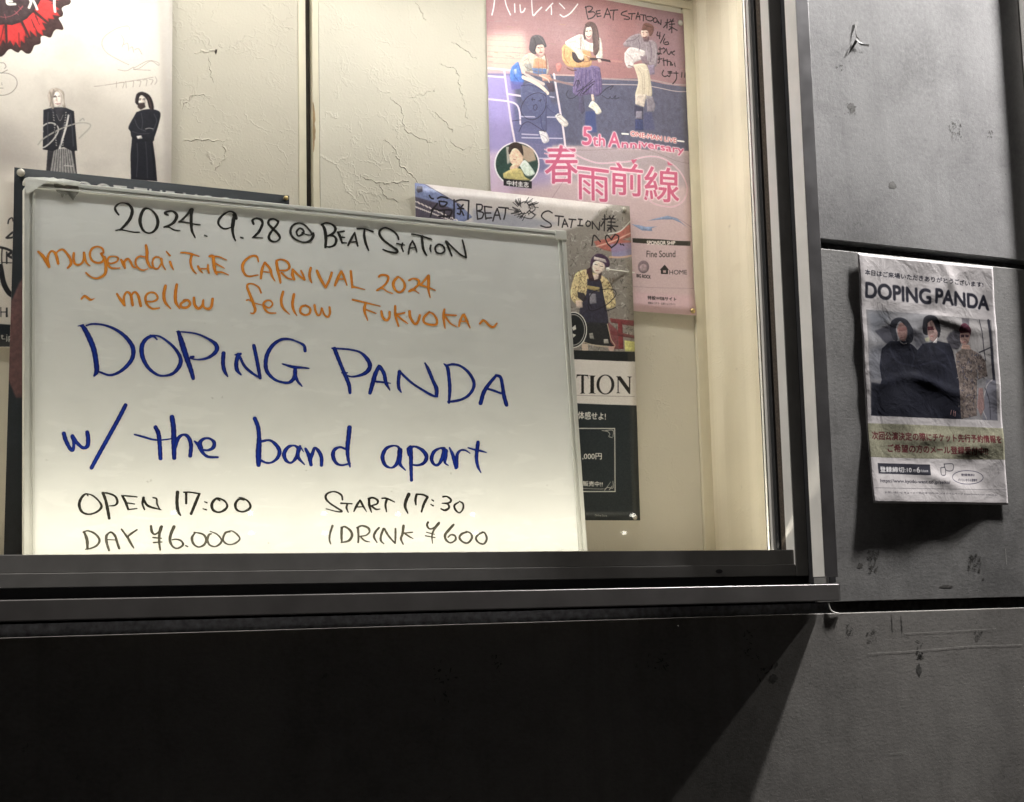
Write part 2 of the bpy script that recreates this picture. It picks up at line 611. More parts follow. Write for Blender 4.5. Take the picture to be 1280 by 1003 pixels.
        for t in T:
            A, B, C = Q[t]
            ax, ay = np.floor(np.minimum(np.minimum(A, B), C)).astype(int)
            bx, by = np.ceil(np.maximum(np.maximum(A, B), C)).astype(int) + 1
            ax, ay = max(ax, 0), max(ay, 0)
            yy, xx = np.mgrid[ay:by, ax:bx] + .5
            d = (B[0] - A[0]) * (C[1] - A[1]) - (B[1] - A[1]) * (C[0] - A[0])
            if abs(d) < 1e-9:
                continue
            w0 = ((B[0] - xx) * (C[1] - yy) - (B[1] - yy) * (C[0] - xx)) / d
            w1 = ((C[0] - xx) * (A[1] - yy) - (C[1] - yy) * (A[0] - xx)) / d
            ins = (w0 >= -1e-6) & (w1 >= -1e-6) & (w0 + w1 <= 1 + 1e-6)
            m[ay:by, ax:bx][ins] = 1
        m = m.reshape(y1 - y0, S, x1 - x0, S).mean((1, 3))
        if outline is not None:
            mo = np.clip(blur2(m, ow + bold) * 4.5, 0, 1)
            self.comp(mo, x0, y0, outline, a)
        if bold > 0:
            m = np.clip(blur2(m, bold) * (1.8 + bold * 0.35), 0, 1)
        if blur:
            m = blur2(m, blur)
        self.comp(m, x0, y0, col, a)

    def grad(self, fn):
        """fn(px, py) arrays of photo-ish coordinates -> colour; px,py via a coarse inverse map"""
        pass

    def finish(self, name, gain, noise=0.02, seed=1):
        nz = value_noise(self.H, self.W, 3, 2, seed) - .5
        a = np.clip(self.a + nz[..., None] * noise, 0, 1)
        L = np.clip(lin(a) * gain, 0, 0.86)
        img = bpy.data.images.new(name, self.W, self.H, alpha=False)
        px = np.ones((self.H, self.W, 4), np.float32)
        px[..., :3] = srgb(L)[::-1]
        img.pixels.foreach_set(px.ravel())
        img.update()
        img.pack()
        return img


def mat_print(name, img, rough=0.35, bump=0.25, scale=9.0, dist=0.003):
    N = Nodes(name)
    tx = N.n('ShaderNodeTexImage', image=img, interpolation='Cubic')
    tx.extension = 'EXTEND'
    tc = N.n('ShaderNodeTexCoord')
    N.l(tc.outputs['UV'], tx.inputs['Vector'])
    cr = N.noise(N.coord(), scale, 4, 0.55, 0.6)
    return N.set(Base_Color=tx.outputs['Color'], Roughness=rough, Specular_IOR_Level=0.35, Normal=N.bump(cr, bump, dist))


def sheet_mesh(name, X0, X1, Z0, Z1, Y, fn, nx, nz, mats, thick=0.0004, parent=None):
    """paper: front grid displaced by fn(u, v) (metres out of the wall, v=0 at the top), a back and closed edges"""
    vs, uv, fs, fm = [], [], [], []
    for j in range(nz + 1):
        for i in range(nx + 1):
            u, v = i / nx, j / nz
            dx, dy, dz = fn(u, v)
            vs.append((X0 + (X1 - X0) * u + dx, Y - dy, Z1 - (Z1 - Z0) * v + dz))
            uv.append((u, 1 - v))
    n0 = len(vs)
    for p in list(vs):
        vs.append((p[0], p[1] + thick, p[2]))
    uv = uv + uv
    W = nx + 1
    for j in range(nz):
        for i in range(nx):
            a = j * W + i
            fs.append((a, a + W, a + W + 1, a + 1))
            fm.append(0)
            fs.append((n0 + a, n0 + a + 1, n0 + a + W + 1, n0 + a + W))
            fm.append(1)
    for i in range(nx):
        fs.append((i, i + 1, n0 + i + 1, n0 + i)); fm.append(1)
        b = nz * W + i
        fs.append((b + 1, b, n0 + b, n0 + b + 1)); fm.append(1)
    for j in range(nz):
        a = j * W
        fs.append((a + W, a, n0 + a, n0 + a + W)); fm.append(1)
        b = j * W + nx
        fs.append((b, b + W, n0 + b + W, n0 + b)); fm.append(1)
    return mesh_obj(name, vs, fs, mats, parent, fmat=fm, smooth=True, uvs=uv)


M_PAPER = mat_plain('white paper', (0.72, 0.71, 0.68), 0.6, grain=0.03)

# ================================================================== STRUCTURE
D_WALL = 2.0
XL_OPEN, XR_OPEN = -0.80, 1.60       # window opening in the facade
Z_BOT, Z_TOP = 0.0, 1.60
# pavement
tag(box('pavement', -9, 12, -8, 2.6, GROUND - 0.2, GROUND, M_PAVE), 'dark grey pavement in front of the facade', kind='structure')

wall = empty('concrete_wall', (1.0, D_WALL, GROUND), 'grey cement panel facade around and below the lit display window', 'wall')
PX = 2.105                            # right edge of the panels beside the window
g1t, g1b = -0.0026, -0.0204           # lower joint
g2t, g2b = 0.594, 0.5775              # upper joint
up = box('concrete_panel', 1.5935, PX, D_WALL, D_WALL + 0.03, g2t, 2.0, M_CONC_UP, wall, 0.0012, 2)
tag(up, 'smooth pale grey upper panel')
mid = box('concrete_panel', 1.5935, PX, D_WALL, D_WALL + 0.03, g1t, g2b, M_CONC_MID, wall, 0.0012, 2)
tag(mid, 'worn grey panel carrying the paper flyer')
low = box('concrete_panel', -1.4, PX, D_WALL, D_WALL + 0.03, GROUND + 0.02, g1b, M_CONC_LOW, wall, 0.0013, 2)
tag(low, 'wide panel under the window sill')
box('concrete_panel', -1.4, PX, D_WALL, D_WALL + 0.03, 2.018, 3.2, M_CONC_UP, wall, 0.0012, 2)
box('concrete_panel', -1.4, XL_OPEN - 0.02, D_WALL, D_WALL + 0.03, g1t, 2.0, M_CONC_UP, wall, 0.0012, 2)
box('concrete_panel', XL_OPEN - 0.004, 1.580, D_WALL, D_WALL + 0.03, 1.64, 2.0, M_CONC_UP, wall, 0.0012, 2)
# backing that closes the joints
box('joint_backing', -1.4, 2.5, D_WALL + 0.034, D_WALL + 0.06, GROUND, -0.004, M_JOINT, wall)
box('joint_backing', 1.625, 2.5, D_WALL + 0.034, D_WALL + 0.06, -0.002, 3.2, M_JOINT, wall)
box('joint_backing', -1.4, XL_OPEN - 0.03, D_WALL + 0.034, D_WALL + 0.06, -0.002, 3.2, M_JOINT, wall)
box('joint_backing', XL_OPEN - 0.02, 1.615, D_WALL + 0.034, D_WALL + 0.06, 1.66, 3.2, M_JOINT, wall)

# off-white post at the right, standing slightly proud of the panels
post = empty('door_post', (2.3, D_WALL - 0.02, GROUND), 'off white post just right of the upper cement panel', 'post')
box('post_face', 2.1085, 2.45, D_WALL - 0.022, D_WALL + 0.032, GROUND, 3.2, M_POST, post, 0.0015)


# residue, scratches and torn bits on the cement: thin ragged patches
def ragged(name, px, py, rx, ry, mat, parent, d=D_WALL - 0.0003, n=16, jag=0.45, seed=1, fill=1.0):
    rs = random.Random(seed)
    vs, fs = [], []
    c = on_plane(px, py, d)
    k = 2.5 / 1946.0
    for i in range(n):
        a = 2 * math.pi * i / n
        r = 1 - jag * rs.random()
        vs.append((c[0] + rx * k * r * math.cos(a), d, c[2] + ry * k * r * math.sin(a)))
    vs = [(c[0], d, c[2])] + vs
    for i in range(n):
        fs.append((0, 1 + (i + 1) % n, 1 + i))
    return mesh_obj(name, vs, fs, mat, parent)


def specks(name, px, py, rx, ry, count, size, mat, parent, seed, d=D_WALL - 0.0003):
    """a cluster of small ragged flecks left by pulled-off tape, one mesh"""
    rs = random.Random(seed)
    vs, fs = [], []
    k = 2.5 / 1946.0
    c = on_plane(px, py, d)
    for _ in range(int(count * 1.7)):
        x, z = c[0] + rs.uniform(-rx, rx) * k, c[2] + rs.uniform(-ry, ry) * k
        n = rs.randint(4, 7)
        b = len(vs)
        s = size * 1.15 * k * rs.uniform(0.3, 1.3)
        el = rs.uniform(0.4, 2.6)
        th = rs.uniform(0, 3.14)
        for i in range(n):
            a = 2 * math.pi * i / n
            u, v = s * math.cos(a) * el * rs.uniform(.6, 1), s * math.sin(a) / el * rs.uniform(.6, 1)
            vs.append((x + u * math.cos(th) - v * math.sin(th), d, z + u * math.sin(th) + v * math.cos(th)))
        fs.append(tuple(range(b, b + n))[::-1])
    return mesh_obj(name, vs, fs, mat, parent)


for i, (px, py, rx, ry, cnt, s, par) in enumerate([
        (1092, 702, 9, 14, 26, 1.6, mid), (1218, 704, 11, 11, 34, 1.6, mid), (1065, 137, 8, 9, 12, 1.0, up),
        (1195, 162, 11, 14, 26, 1.0, up), (1238, 168, 6, 5, 8, 1.1, up), (1050, 84, 8, 5, 8, 0.9, up),
        (1062, 788, 5, 7, 12, 1.4, low), (1150, 812, 5, 11, 16, 1.5, low), (1222, 792, 8, 8, 14, 1.3, low),
        (940, 805, 12, 20, 16, 1.3, low), (960, 842, 16, 10, 10, 1.8, low), (822, 828, 14, 12, 12, 1.5, low),
        (556, 855, 14, 20, 10, 2.0, low), (1090, 795, 8, 8, 14, 1.2, low), (620, 830, 6, 9, 9, 1.4, low)]):
    q = specks('glue_mark', px, py, rx, ry, cnt, s, M_STAIN, par, 30 + i)
for i, (px, py, rx, ry, par) in enumerate([
        (1075, 707, 6, 4, mid), (1116, 232, 8, 7, up), (1065, 135, 9, 8, up), (1149, 838, 5, 10, low),
        (1115, 780, 1.0, 16, low), (1127, 781, 1.0, 15, low), (966, 848, 8, 6, low), (1183, 733, 13, 2.5, mid), (1229, 724, 3, 2, mid)]):
    m_ = mat_plain('glue film', (0.20, 0.195, 0.185), 0.7, grain=0.35, scale=140, bump=0.5) if i in (1, 2) else M_STAIN
    ragged('glue_mark', px, py, rx, ry, m_, par, D_WALL - 0.0002, seed=60 + i)


def scratch(pts, wpx, mat, parent, d=D_WALL - 0.0004):
    P = catmull([(x, y, 1.0) for x, y in pts], 3)
    vs, fs = [], []
    for i, p in enumerate(P):
        q = on_plane(p[0], p[1], d)
        t = P[min(i + 1, len(P) - 1)] - P[max(i - 1, 0)]
        t = t[:2] / (np.hypot(t[0], t[1]) + 1e-9)
        s = wpx * 0.5 * 2.5 / 1946 * random.uniform(.5, 1)
        vs.append((q[0] - t[1] * s, d, q[2] - t[0] * s))
        vs.append((q[0] + t[1] * s, d, q[2] + t[0] * s))
    for i in range(len(P) - 1):
        fs.append((2 * i, 2 * i + 1, 2 * i + 3, 2 * i + 2))
    return mesh_obj('scratch', vs, fs, mat, parent)


scratch([(1085, 817), (1150, 813), (1210, 808), (1278, 806)], 1.0, M_STAINL, low)
scratch([(1130, 792), (1190, 789), (1245, 786)], 0.7, M_STAINL, low)
scratch([(1112, 942), (1122, 941), (1132, 940)], 0.8, M_STAINL, low)
scratch([(1257, 686), (1258, 706)], 0.9, M_STAINL, mid)

# ------------------------------------------------------------------ window frame
win = empty('display_window', (0.4, 1.98, 0.0), 'dark metal framed shop display window above the sill', 'window')
TX0, TX1 = 1.566, 1.5915
YT = 1.965
# outer trim: front faces mid grey, returns coloured pale for the light they catch
def stile(name, x0, x1, y0, y1, z0, z1, front, ret, parent, bevel=0.0008):
    """vertical member with a separate return face on its left side, its caught light put into a pale colour, set 0.6 mm proud"""
    a = box(name, x0, x1, y0, y1, z0, z1, front, parent, bevel)
    box('return', x0 - 0.0006, x0 - 0.0001, y0 + 0.0012, y1 - 0.0005, z0 + 0.001, z1 - 0.001, ret, a)
    return a


stile('outer_trim', TX0, TX1, YT, 1.9955, 0.0365, Z_TOP, M_TRIM, M_REVEAL, win)
box('outer_trim', XL_OPEN - 0.02, XL_OPEN + 0.006, YT, 1.9955, 0.0365, Z_TOP, M_TRIM, win, 0.0008)
box('outer_trim', XL_OPEN - 0.02, TX1, YT, 1.9955, Z_TOP + 0.001, Z_TOP + 0.03, M_TRIM, win, 0.0008)
# liner of the opening behind the trim, coloured black for the recess shade
box('frame_liner', 1.6005, 1.612, 1.997, 2.16, 0.028, Z_TOP + 0.02, M_RUBBER_SHADE, win)
box('frame_liner', XL_OPEN - 0.012, XL_OPEN - 0.001, 1.997, 2.16, 0.028, Z_TOP + 0.02, M_RUBBER_SHADE, win)
box('frame_liner', XL_OPEN, 1.60, 2.0, 2.16, Z_TOP + 0.005, Z_TOP + 0.02, M_RUBBER_SHADE, win)
box('frame_liner', XL_OPEN, 1.60, 2.02, 2.16, 0.012, 0.0235, M_RUBBER_SHADE, win)
box('gap_block', XL_OPEN + 0.001, 1.599, 2.062, 2.110, 0.0237, 0.0407, M_RUBBER_SHADE, win)  # added black filler that keeps the gap under the rail dark
# sash stile (right) and rails (bottom, top)
stile('sash_stile', 1.575, 1.600, 2.05, 2.0735, 0.0405, Z_TOP, M_SASH, M_REVEAL, win)
box('brush_seal', 1.5775, 1.5965, 2.0745, 2.0895, 0.06, Z_TOP, M_BRUSH, win)
box('gasket', 1.5725, 1.5785, 2.0895, 2.0985, 0.07, Z_TOP, M_RUBBER_SHADE, win, 0.0006)
stile('glazing_bead', 1.568, 1.5985, 2.099, 2.1135, 0.075, Z_TOP, M_REVEAL, M_REVEAL, win, 0.0005)
box('sash_stile', XL_OPEN + 0.001, XL_OPEN + 0.03, 2.05, 2.113, 0.0405, Z_TOP, M_SASH, win, 0.0008)
box('bottom_rail', XL_OPEN + 0.031, 1.5735, 2.05, 2.115, 0.0410, 0.0595, M_SASH, win, 0.0008)
box('bottom_rail', XL_OPEN + 0.031, 1.5735, 2.0535, 2.100, 0.0600, 0.0833, M_SASH, win, 0.0008)
box('top_rail', XL_OPEN + 0.031, 1.5735, 2.05, 2.113, 1.55, Z_TOP, M_SASH, win, 0.0008)
# dark plug hole in the lower rail
vs, fs = disc_mesh(0, 0, 0, [(0.0035, 0), (0.0035, 0.0004)], 16)
c = on_plane(899, 714.5, 2.0494)
pts = [(c[0] + v[0] * (1.9), 2.0494 + v[1], c[2] + v[2] * 0.95) for v in vs]
mesh_obj('drain_cap', pts, fs, M_RUBBER_SHADE, win)
gl = box('glass_pane', XL_OPEN + 0.02, 1.5715, 2.104, 2.108, 0.0840, 1.552, M_GLASS, win)
# sill
sill = box('window_sill', XL_OPEN - 0.03, 1.5845, 1.955, 1.997, -0.0008, 0.0252, M_SILL, win, 0.0014, 3)
box('end_cap', 1.585, 1.5870, 1.957, 1.997, -0.0003, 0.0245, M_TRIM, sill)
# bead of white sealant curling at the sill's end
def tube(name, pts, r, mat, parent=None, n=8, origin=None):
    P = catmull([tuple(p) for p in pts], 0.004)
    vs, fs = [], []
    for i, p in enumerate(P):
        t = P[min(i + 1, len(P) - 1)] - P[max(i - 1, 0)]
        t /= np.linalg.norm(t) + 1e-12
        a = np.cross(t, [0, 1, 0.01]); a /= np.linalg.norm(a) + 1e-12
        b = np.cross(t, a)
        for k in range(n):
            q = p + r * (math.cos(2 * math.pi * k / n) * a + math.sin(2 * math.pi * k / n) * b)
            vs.append(tuple(q))
    for i in range(len(P) - 1):
        for k in range(n):
            j = (k + 1) % n
            fs.append((i * n + k, i * n + j, (i + 1) * n + j, (i + 1) * n + k))
    fs.append(tuple(range(n))); fs.append(tuple((len(P) - 1) * n + k for k in range(n))[::-1])
    return mesh_obj(name, vs, fs, mat, parent, origin, smooth=True)


def on(px, py, d):
    q = on_plane(px, py, d)
    return (q[0], q[1], q[2])


tube('sealant_bead', [on(1036, 754, 1.999), on(1037, 760, 1.9985), on(1041, 765, 1.998), on(1050, 767.5, 1.9985)], 0.0011, M_REVEAL, wall)

# ------------------------------------------------------------------ display case behind the glass
D_BACK = 2.40
case = empty('display_case', (0.4, 2.3, 0.03), 'cream plastered display case behind the window glass', 'display case')
GX0, GX1 = 0.3635 * D_BACK - 0.0045, 0.3650 * D_BACK + 0.0035   # dark seam between the two back panels
bl_ = box('back_panel', XL_OPEN - 0.05, GX0 - 0.014, D_BACK, D_BACK + 0.012, 0.036, 1.152, M_PLAST_L, case)
tag(bl_, 'left plaster back panel')
br_ = box('back_panel', GX1 + 0.012, 1.634, D_BACK, D_BACK + 0.012, 0.036, 1.152, M_PLAST_R, case, 0.001)
tag(br_, 'right plaster back panel with raised trowel ridges')
box('panel_edge', GX0 - 0.0135, GX0, D_BACK - 0.0015, D_BACK + 0.012, 0.036, 1.152, M_WOOD, case, 0.0012)
box('panel_edge', GX1, GX1 + 0.0115, D_BACK - 0.0012, D_BACK + 0.012, 0.036, 1.152, M_WOOD, case, 0.0012)
box('seam_backing', GX0 - 0.02, GX1 + 0.02, D_BACK + 0.013, D_BACK + 0.02, 0.036, 1.152, M_DARKGAP, case)
# chipped raw wood in the seam
vsr = []
rs = random.Random(5)
pl = []
for i in range(15):
    z = on_plane(390, 128, D_BACK)[2] - i * 0.0062
    wv = 0.0035 * math.sin(math.pi * i / 14) ** 0.6 * rs.uniform(.6, 1.2) + 0.0008
    pl += [(GX1 - 0.0005, D_BACK - 0.0018, z), (GX1 + wv, D_BACK - 0.0018, z)]
mesh_obj('chipped_edge', pl, [(2 * i, 2 * i + 2, 2 * i + 3, 2 * i + 1) for i in range(14)], M_RAWWOOD, case)
box('corner_trim', 1.6345, 1.6515, D_BACK - 0.006, D_BACK + 0.012, 0.036, 1.139, M_WOOD, case, 0.0015)
box('top_trim', XL_OPEN - 0.05, 1.6515, D_BACK - 0.006, D_BACK - 0.0005, 1.1395, 1.156, M_WOOD, case, 0.0015)
box('side_panel', 1.658, 1.668, 2.117, D_BACK + 0.012, 0.036, 1.17, M_PLAST_S, case)
box('side_panel', XL_OPEN - 0.06, XL_OPEN - 0.051, 2.117, D_BACK + 0.012, 0.036, 1.17, M_PLAST_S, case)
box('floor_panel', XL_OPEN - 0.05, 1.656, 2.117, D_BACK + 0.012, 0.026, 0.0355, M_FLOORIN, case)
box('ceiling_panel', XL_OPEN - 0.06, 1.668, 2.117, D_BACK + 0.012, 1.171, 1.183, M_WOOD, case)
box('fascia', XL_OPEN, 1.60, 2.117, 2.126, 1.184, 1.60, M_WOOD, case)
box('filler_strip', 1.6515, 1.6578, 2.395, 2.412, 0.036, 1.17, M_WOOD, case)
# small hole and scar in the left plaster
mesh_obj('plaster_chip', [(q[0], D_BACK - 0.0007, q[2]) for q in (on_plane(*p, D_BACK) for p in ((267, 62.5), (271.5, 62), (271, 66), (269.5, 69)))], [(3, 2, 1, 0)], M_DARKGAP, case)


def scar(pts, wd, hgt, mat):
    """raised plaster ridge / scar on the back panel: low triangular bead"""
    P = catmull([(x, y, w_) for x, y, w_ in pts], 1.5)
    ph = pts[0][0]
    for i in range(len(P)):
        P[i, 0] += 1.1 * math.sin(i * 0.9 + ph) + 0.6 * math.sin(i * 2.3 + ph * 2)
        P[i, 1] += 1.1 * math.cos(i * 0.7 + ph) + 0.6 * math.sin(i * 1.9 + ph)
        P[i, 2] *= 0.25 + 1.0 * abs(math.sin(i * 0.37 + ph))
    vs, fs = [], []
    for i, p in enumerate(P):
        q = on_plane(p[0], p[1], D_BACK)
        t = P[min(i + 1, len(P) - 1)] - P[max(i - 1, 0)]
        t = t[:2] / (np.hypot(t[0], t[1]) + 1e-9)
        s = p[2] * 0.5 * 2.7 / 1946
        h = hgt * max(0.0, p[2]) / max(x[2] for x in pts)
        vs += [(q[0] - t[1] * s, D_BACK + 0.0002, q[2] - t[0] * s), (q[0], D_BACK - 0.0002 - h, q[2]), (q[0] + t[1] * s, D_BACK + 0.0002, q[2] + t[0] * s)]
    for i in range(len(P) - 1):
        a = 3 * i
        fs += [(a, a + 1, a + 4, a + 3), (a + 1, a + 2, a + 5, a + 4)]
    mesh_obj('plaster_ridge', vs, fs, mat, case, smooth=False)


for s in ([(244, 66, 2), (256, 65, 4), (268, 64, 4)], [(258, 188, 3), (262, 196, 7), (267, 207, 4)],
          [(227, 176, 1.5), (250, 175, 2.5), (280, 176, 1.5)], [(262, 73, 1), (263, 90, 1.8), (266, 103, 1)],
          [(280, 180, 1.5), (281, 195, 2.2), (268, 213, 1.5)], [(226, 137, 1.5), (243, 119, 2), (262, 122, 1.2)]):
    scar(s, 2, 0.0010, M_PLAST_L)
for s in ([(486, 122, 1), (497, 130, 2.2), (503, 140, 2.2), (506, 160, 2.5), (516, 168, 2), (532, 176, 2), (545, 178, 1.2)],
          [(478, 174, 1), (492, 184, 2.4), (500, 205, 2.6), (514, 218, 2.6), (522, 228, 2)],
          [(448, 219, 1), (465, 226, 2), (480, 229, 2), (510, 226, 1.2)], [(548, 80, 1), (570, 88, 2.2), (575, 110, 2), (580, 128, 1.4), (584, 150, 1.4)],
          [(565, 52, 1), (583, 64, 2), (595, 75, 1)], [(545, 112, 1), (528, 118, 1.8), (512, 122, 1)],
          [(540, 138, 1), (556, 152, 2.2), (566, 166, 1.6)], [(562, 175, 1), (575, 186, 2.2), (590, 184, 1)],
          [(475, 230, 1), (482, 246, 1.8), (500, 252, 1)], [(520, 2, 1), (528, 18, 1.8), (532, 27, 1)]):
    scar(s, 2, 0.0010, M_PLAST_R)

# ================================================================== LAMPS
def spot(name, loc, target, power, angle, blend, col, radius, parent=None):
    l = bpy.data.lights.new(name, 'SPOT')
    l.energy = power
    l.spot_size = math.radians(angle)
    l.spot_blend = blend
    l.color = col
    l.shadow_soft_size = radius
    o = bpy.data.objects.new(name, l)
    sc.collection.objects.link(o)
    v = Vector(target) - Vector(loc)
    o.rotation_euler = v.to_track_quat('-Z', 'Y').to_euler()
    if parent is not None:
        o.parent = parent
        o.location = Vector(loc) - world_loc(parent)
    else:
        o.location = loc
    return o


def floodlight(x, y, z, tx, tz, power, col, label, radius=0.05):
    t = empty('wall_floodlight', (x, D_WALL, z), label, 'lamp', 'floodlights on the facade above the window')
    box('bracket', x - 0.02, x + 0.02, y + 0.03, D_WALL - 0.001, z + 0.03, z + 0.05, M_HOUSING, t, 0.002)
    vs, fs = disc_mesh(x, y, z, [(0.030, 0.075), (0.040, 0.07), (0.043, 0.0), (0.044, -0.003), (0.040, -0.003), (0.038, 0.010)], 24, 'z')
    mesh_obj('lamp_shade', vs, fs, M_HOUSING, t, smooth=False)
    box('light_block', x - 0.42, x + 0.42, y - 0.052, y - 0.046, z - 0.30, z + 0.02, M_HOUSING, t, 0.001)  # added unseen plate that stops lamp light from reaching the pavement
    box('block_stay', x - 0.015, x + 0.015, y - 0.0455, y - 0.030, z + 0.022, z + 0.032, M_HOUSING, t)
    vs, fs = disc_mesh(x, y, z, [(0.037, 0.012), (0.037, 0.008)], 24, 'z')
    mesh_obj('lamp_lens', vs, fs, M_LEDCOOL, t)
    spot('floodlight_beam', (x, y, z - 0.008), (tx, 1.96, tz), power, 150, 0.35, col, radius, t)
    return t


floodlight(2.65, 1.79, 2.05, 1.9, 0.2, P_FLOOD_B, (1.0, 0.97, 0.955), 'black floodlight high above the off white post, nearer the window')
floodlight(3.70, 1.79, 2.05, 1.6, 0.0, P_FLOOD_A, (1.0, 0.97, 0.92), 'black floodlight high on the facade, farther right of the window')
floodlight(-0.65, 1.79, 2.05, 0.9, 0.3, P_FLOOD_C, (1.0, 0.96, 0.90), 'black floodlight on the facade above the left end of the window')
# the facade carries on to the right so that the far lamp has a wall to hang on
box('concrete_panel', 2.46, 4.6, D_WALL, D_WALL + 0.03, 2.02, 3.2, M_CONC_UP, wall, 0.0012, 2)
box('concrete_panel', 2.46, 4.6, D_WALL, D_WALL + 0.03, GROUND + 0.02, 2.0, M_CONC_UP, wall, 0.0012, 2)


def downlight(x, y, z, target, power, angle, col, label):
    t = empty('case_downlight', (x, y, z), label, 'lamp', 'small spotlights in the display case ceiling')
    vs, fs = disc_mesh(x, y, z, [(0.030, 0.0), (0.030, -0.004), (0.024, -0.004), (0.022, -0.001)], 24, 'z')
    mesh_obj('rim', vs, fs, M_POST, t)
    vs, fs = disc_mesh(x, y, z, [(0.0215, -0.0012), (0.0215, -0.0022)], 24, 'z')
    mesh_obj('lens', vs, fs, M_LEDCOOL, t)
    spot('downlight_beam', (x, y, z - 0.008), target, power, angle, 0.8, col, 0.012, t)


downlight(0.50, 2.31, 1.17, (0.50, 2.375, 0.4), P_SPOT_L, 62, (1.0, 0.92, 0.82), 'small round ceiling spotlight over the poster with the red flower')
downlight(0.93, 2.17, 1.17, (1.17, 2.40, 0.72), P_SPOT_R, 58, (1.0, 0.93, 0.84), 'small round ceiling spotlight aimed at the guitar players poster')


downlight(1.42, 2.20, 1.17, (1.58, 2.36, 0.15), 5.5, 70, (1.0, 0.93, 0.82), 'added small round ceiling spotlight brightening the right end of the case and its side panel')  # extra lamp added to lift the side panel and lower right corner


def area(name, loc, sx, sy, rot, power, col, parent):
    l = bpy.data.lights.new(name, 'AREA')
    l.shape = 'RECTANGLE'
    l.size, l.size_y = sx, sy
    l.energy = power
    l.color = col
    o = bpy.data.objects.new(name, l)
    sc.collection.objects.link(o)
    o.rotation_euler = rot
    o.parent = parent
    o.location = Vector(loc) - world_loc(parent)
    return o


tl_ = empty('ceiling_light_strip', (0.45, 2.17, 1.165), 'slim light strip under the display case ceiling by the glass', 'lamp')
box('channel', -0.7, 1.6, 2.155, 2.185, 1.158, 1.170, M_POST, tl_, 0.001)
box('diffuser', -0.69, 1.59, 2.158, 2.182, 1.1555, 1.1578, M_LED, tl_)
area('strip_glow', (0.45, 2.17, 1.154), 2.28, 0.022, (math.radians(6), 0, 0), P_TOP_STRIP, (1.0, 0.975, 0.95), tl_)
fl_ = empty('floor_light_strip', (0.45, 2.14, 0.036), 'slim warm light strip on the display case floor behind the window rail', 'lamp')
box('channel', -0.7, 1.62, 2.128, 2.148, 0.0362, 0.048, M_POST, fl_, 0.001)
box('diffuser', -0.69, 1.61, 2.130, 2.146, 0.0483, 0.0500, M_LED, fl_)
area('strip_glow', (0.46, 2.139, 0.052), 2.3, 0.014, (math.radians(180 + 2), 0, 0), P_LED, (1.0, 0.92, 0.77), fl_)

# small round lamps across the street behind the viewer, seen only as faint dots mirrored in the glass
M_BULB = mat_emit('bulb glass', (1.0, 0.95, 0.85), 15.0)
proto = None
for row, (zz, xs) in enumerate(((0.484, (1.94, 2.31, 2.685, 3.08, 3.495, 4.46)), (0.388, (2.315, 2.69, 3.51, 4.40)))):
    for xx in xs:
        if proto is None:
            proto = empty('street_lamp_bulb', (xx, -3.0, zz), 'small round bulb in a row across the street behind the viewer', 'bulb', 'bulbs mirrored as dots in the window glass')
            vs, fs = disc_mesh(xx, -3.0, zz, [(0.004, -0.008), (0.011, -0.006), (0.014, 0.0), (0.011, 0.006), (0.005, 0.010)], 14, 'z')
            mesh_obj('bulb', vs, fs, M_BULB, proto, smooth=True)
            vs, fs = disc_mesh(xx, -3.0, zz, [(0.006, 0.0102), (0.006, 0.024), (0.003, 0.026)], 12, 'z')
            mesh_obj('socket', vs, fs, M_HOUSING, proto)
        else:
            c_ = proto.copy(); sc.collection.objects.link(c_); c_.location = (xx, -3.0, zz)
            for ch in list(proto.children):
                k_ = ch.copy(); sc.collection.objects.link(k_); k_.parent = c_

# ================================================================== WHITEBOARD
TLp, TRp, BLp = np.array((.3893, 2.274, .6363)), np.array((1.2893, 2.274, .6385)), np.array((.3828, 2.236, .0917))
EX = (TRp - TLp) / np.linalg.norm(TRp - TLp)
EZ = (TLp - BLp) / np.linalg.norm(TLp - BLp)
EZ = EZ - EX * (EZ @ EX); EZ /= np.linalg.norm(EZ)
EY = np.cross(EZ, EX)
BW, BH = 0.900, 0.600
OR = TLp - EZ * BH                       # lower left corner of the board


def bpt(x, y, z):
    return tuple(OR + EX * x + EY * y + EZ * z)


board = empty('whiteboard', bpt(BW / 2, 0.006, 0), 'framed whiteboard with orange, blue and black handwriting leaning in the lit window', 'whiteboard')


def boxL(name, x0, x1, y0, y1, z0, z1, mat, parent, bevel=0.0):
    o = box(name, x0, x1, y0, y1, z0, z1, mat, None, bevel, origin=(0, 0, 0))
    for v in o.data.vertices:
        p = np.array(bpt(*v.co)) - np.array(world_loc(parent))
        v.co = p
    o.parent = parent
    o.location = (0, 0, 0)
    return o


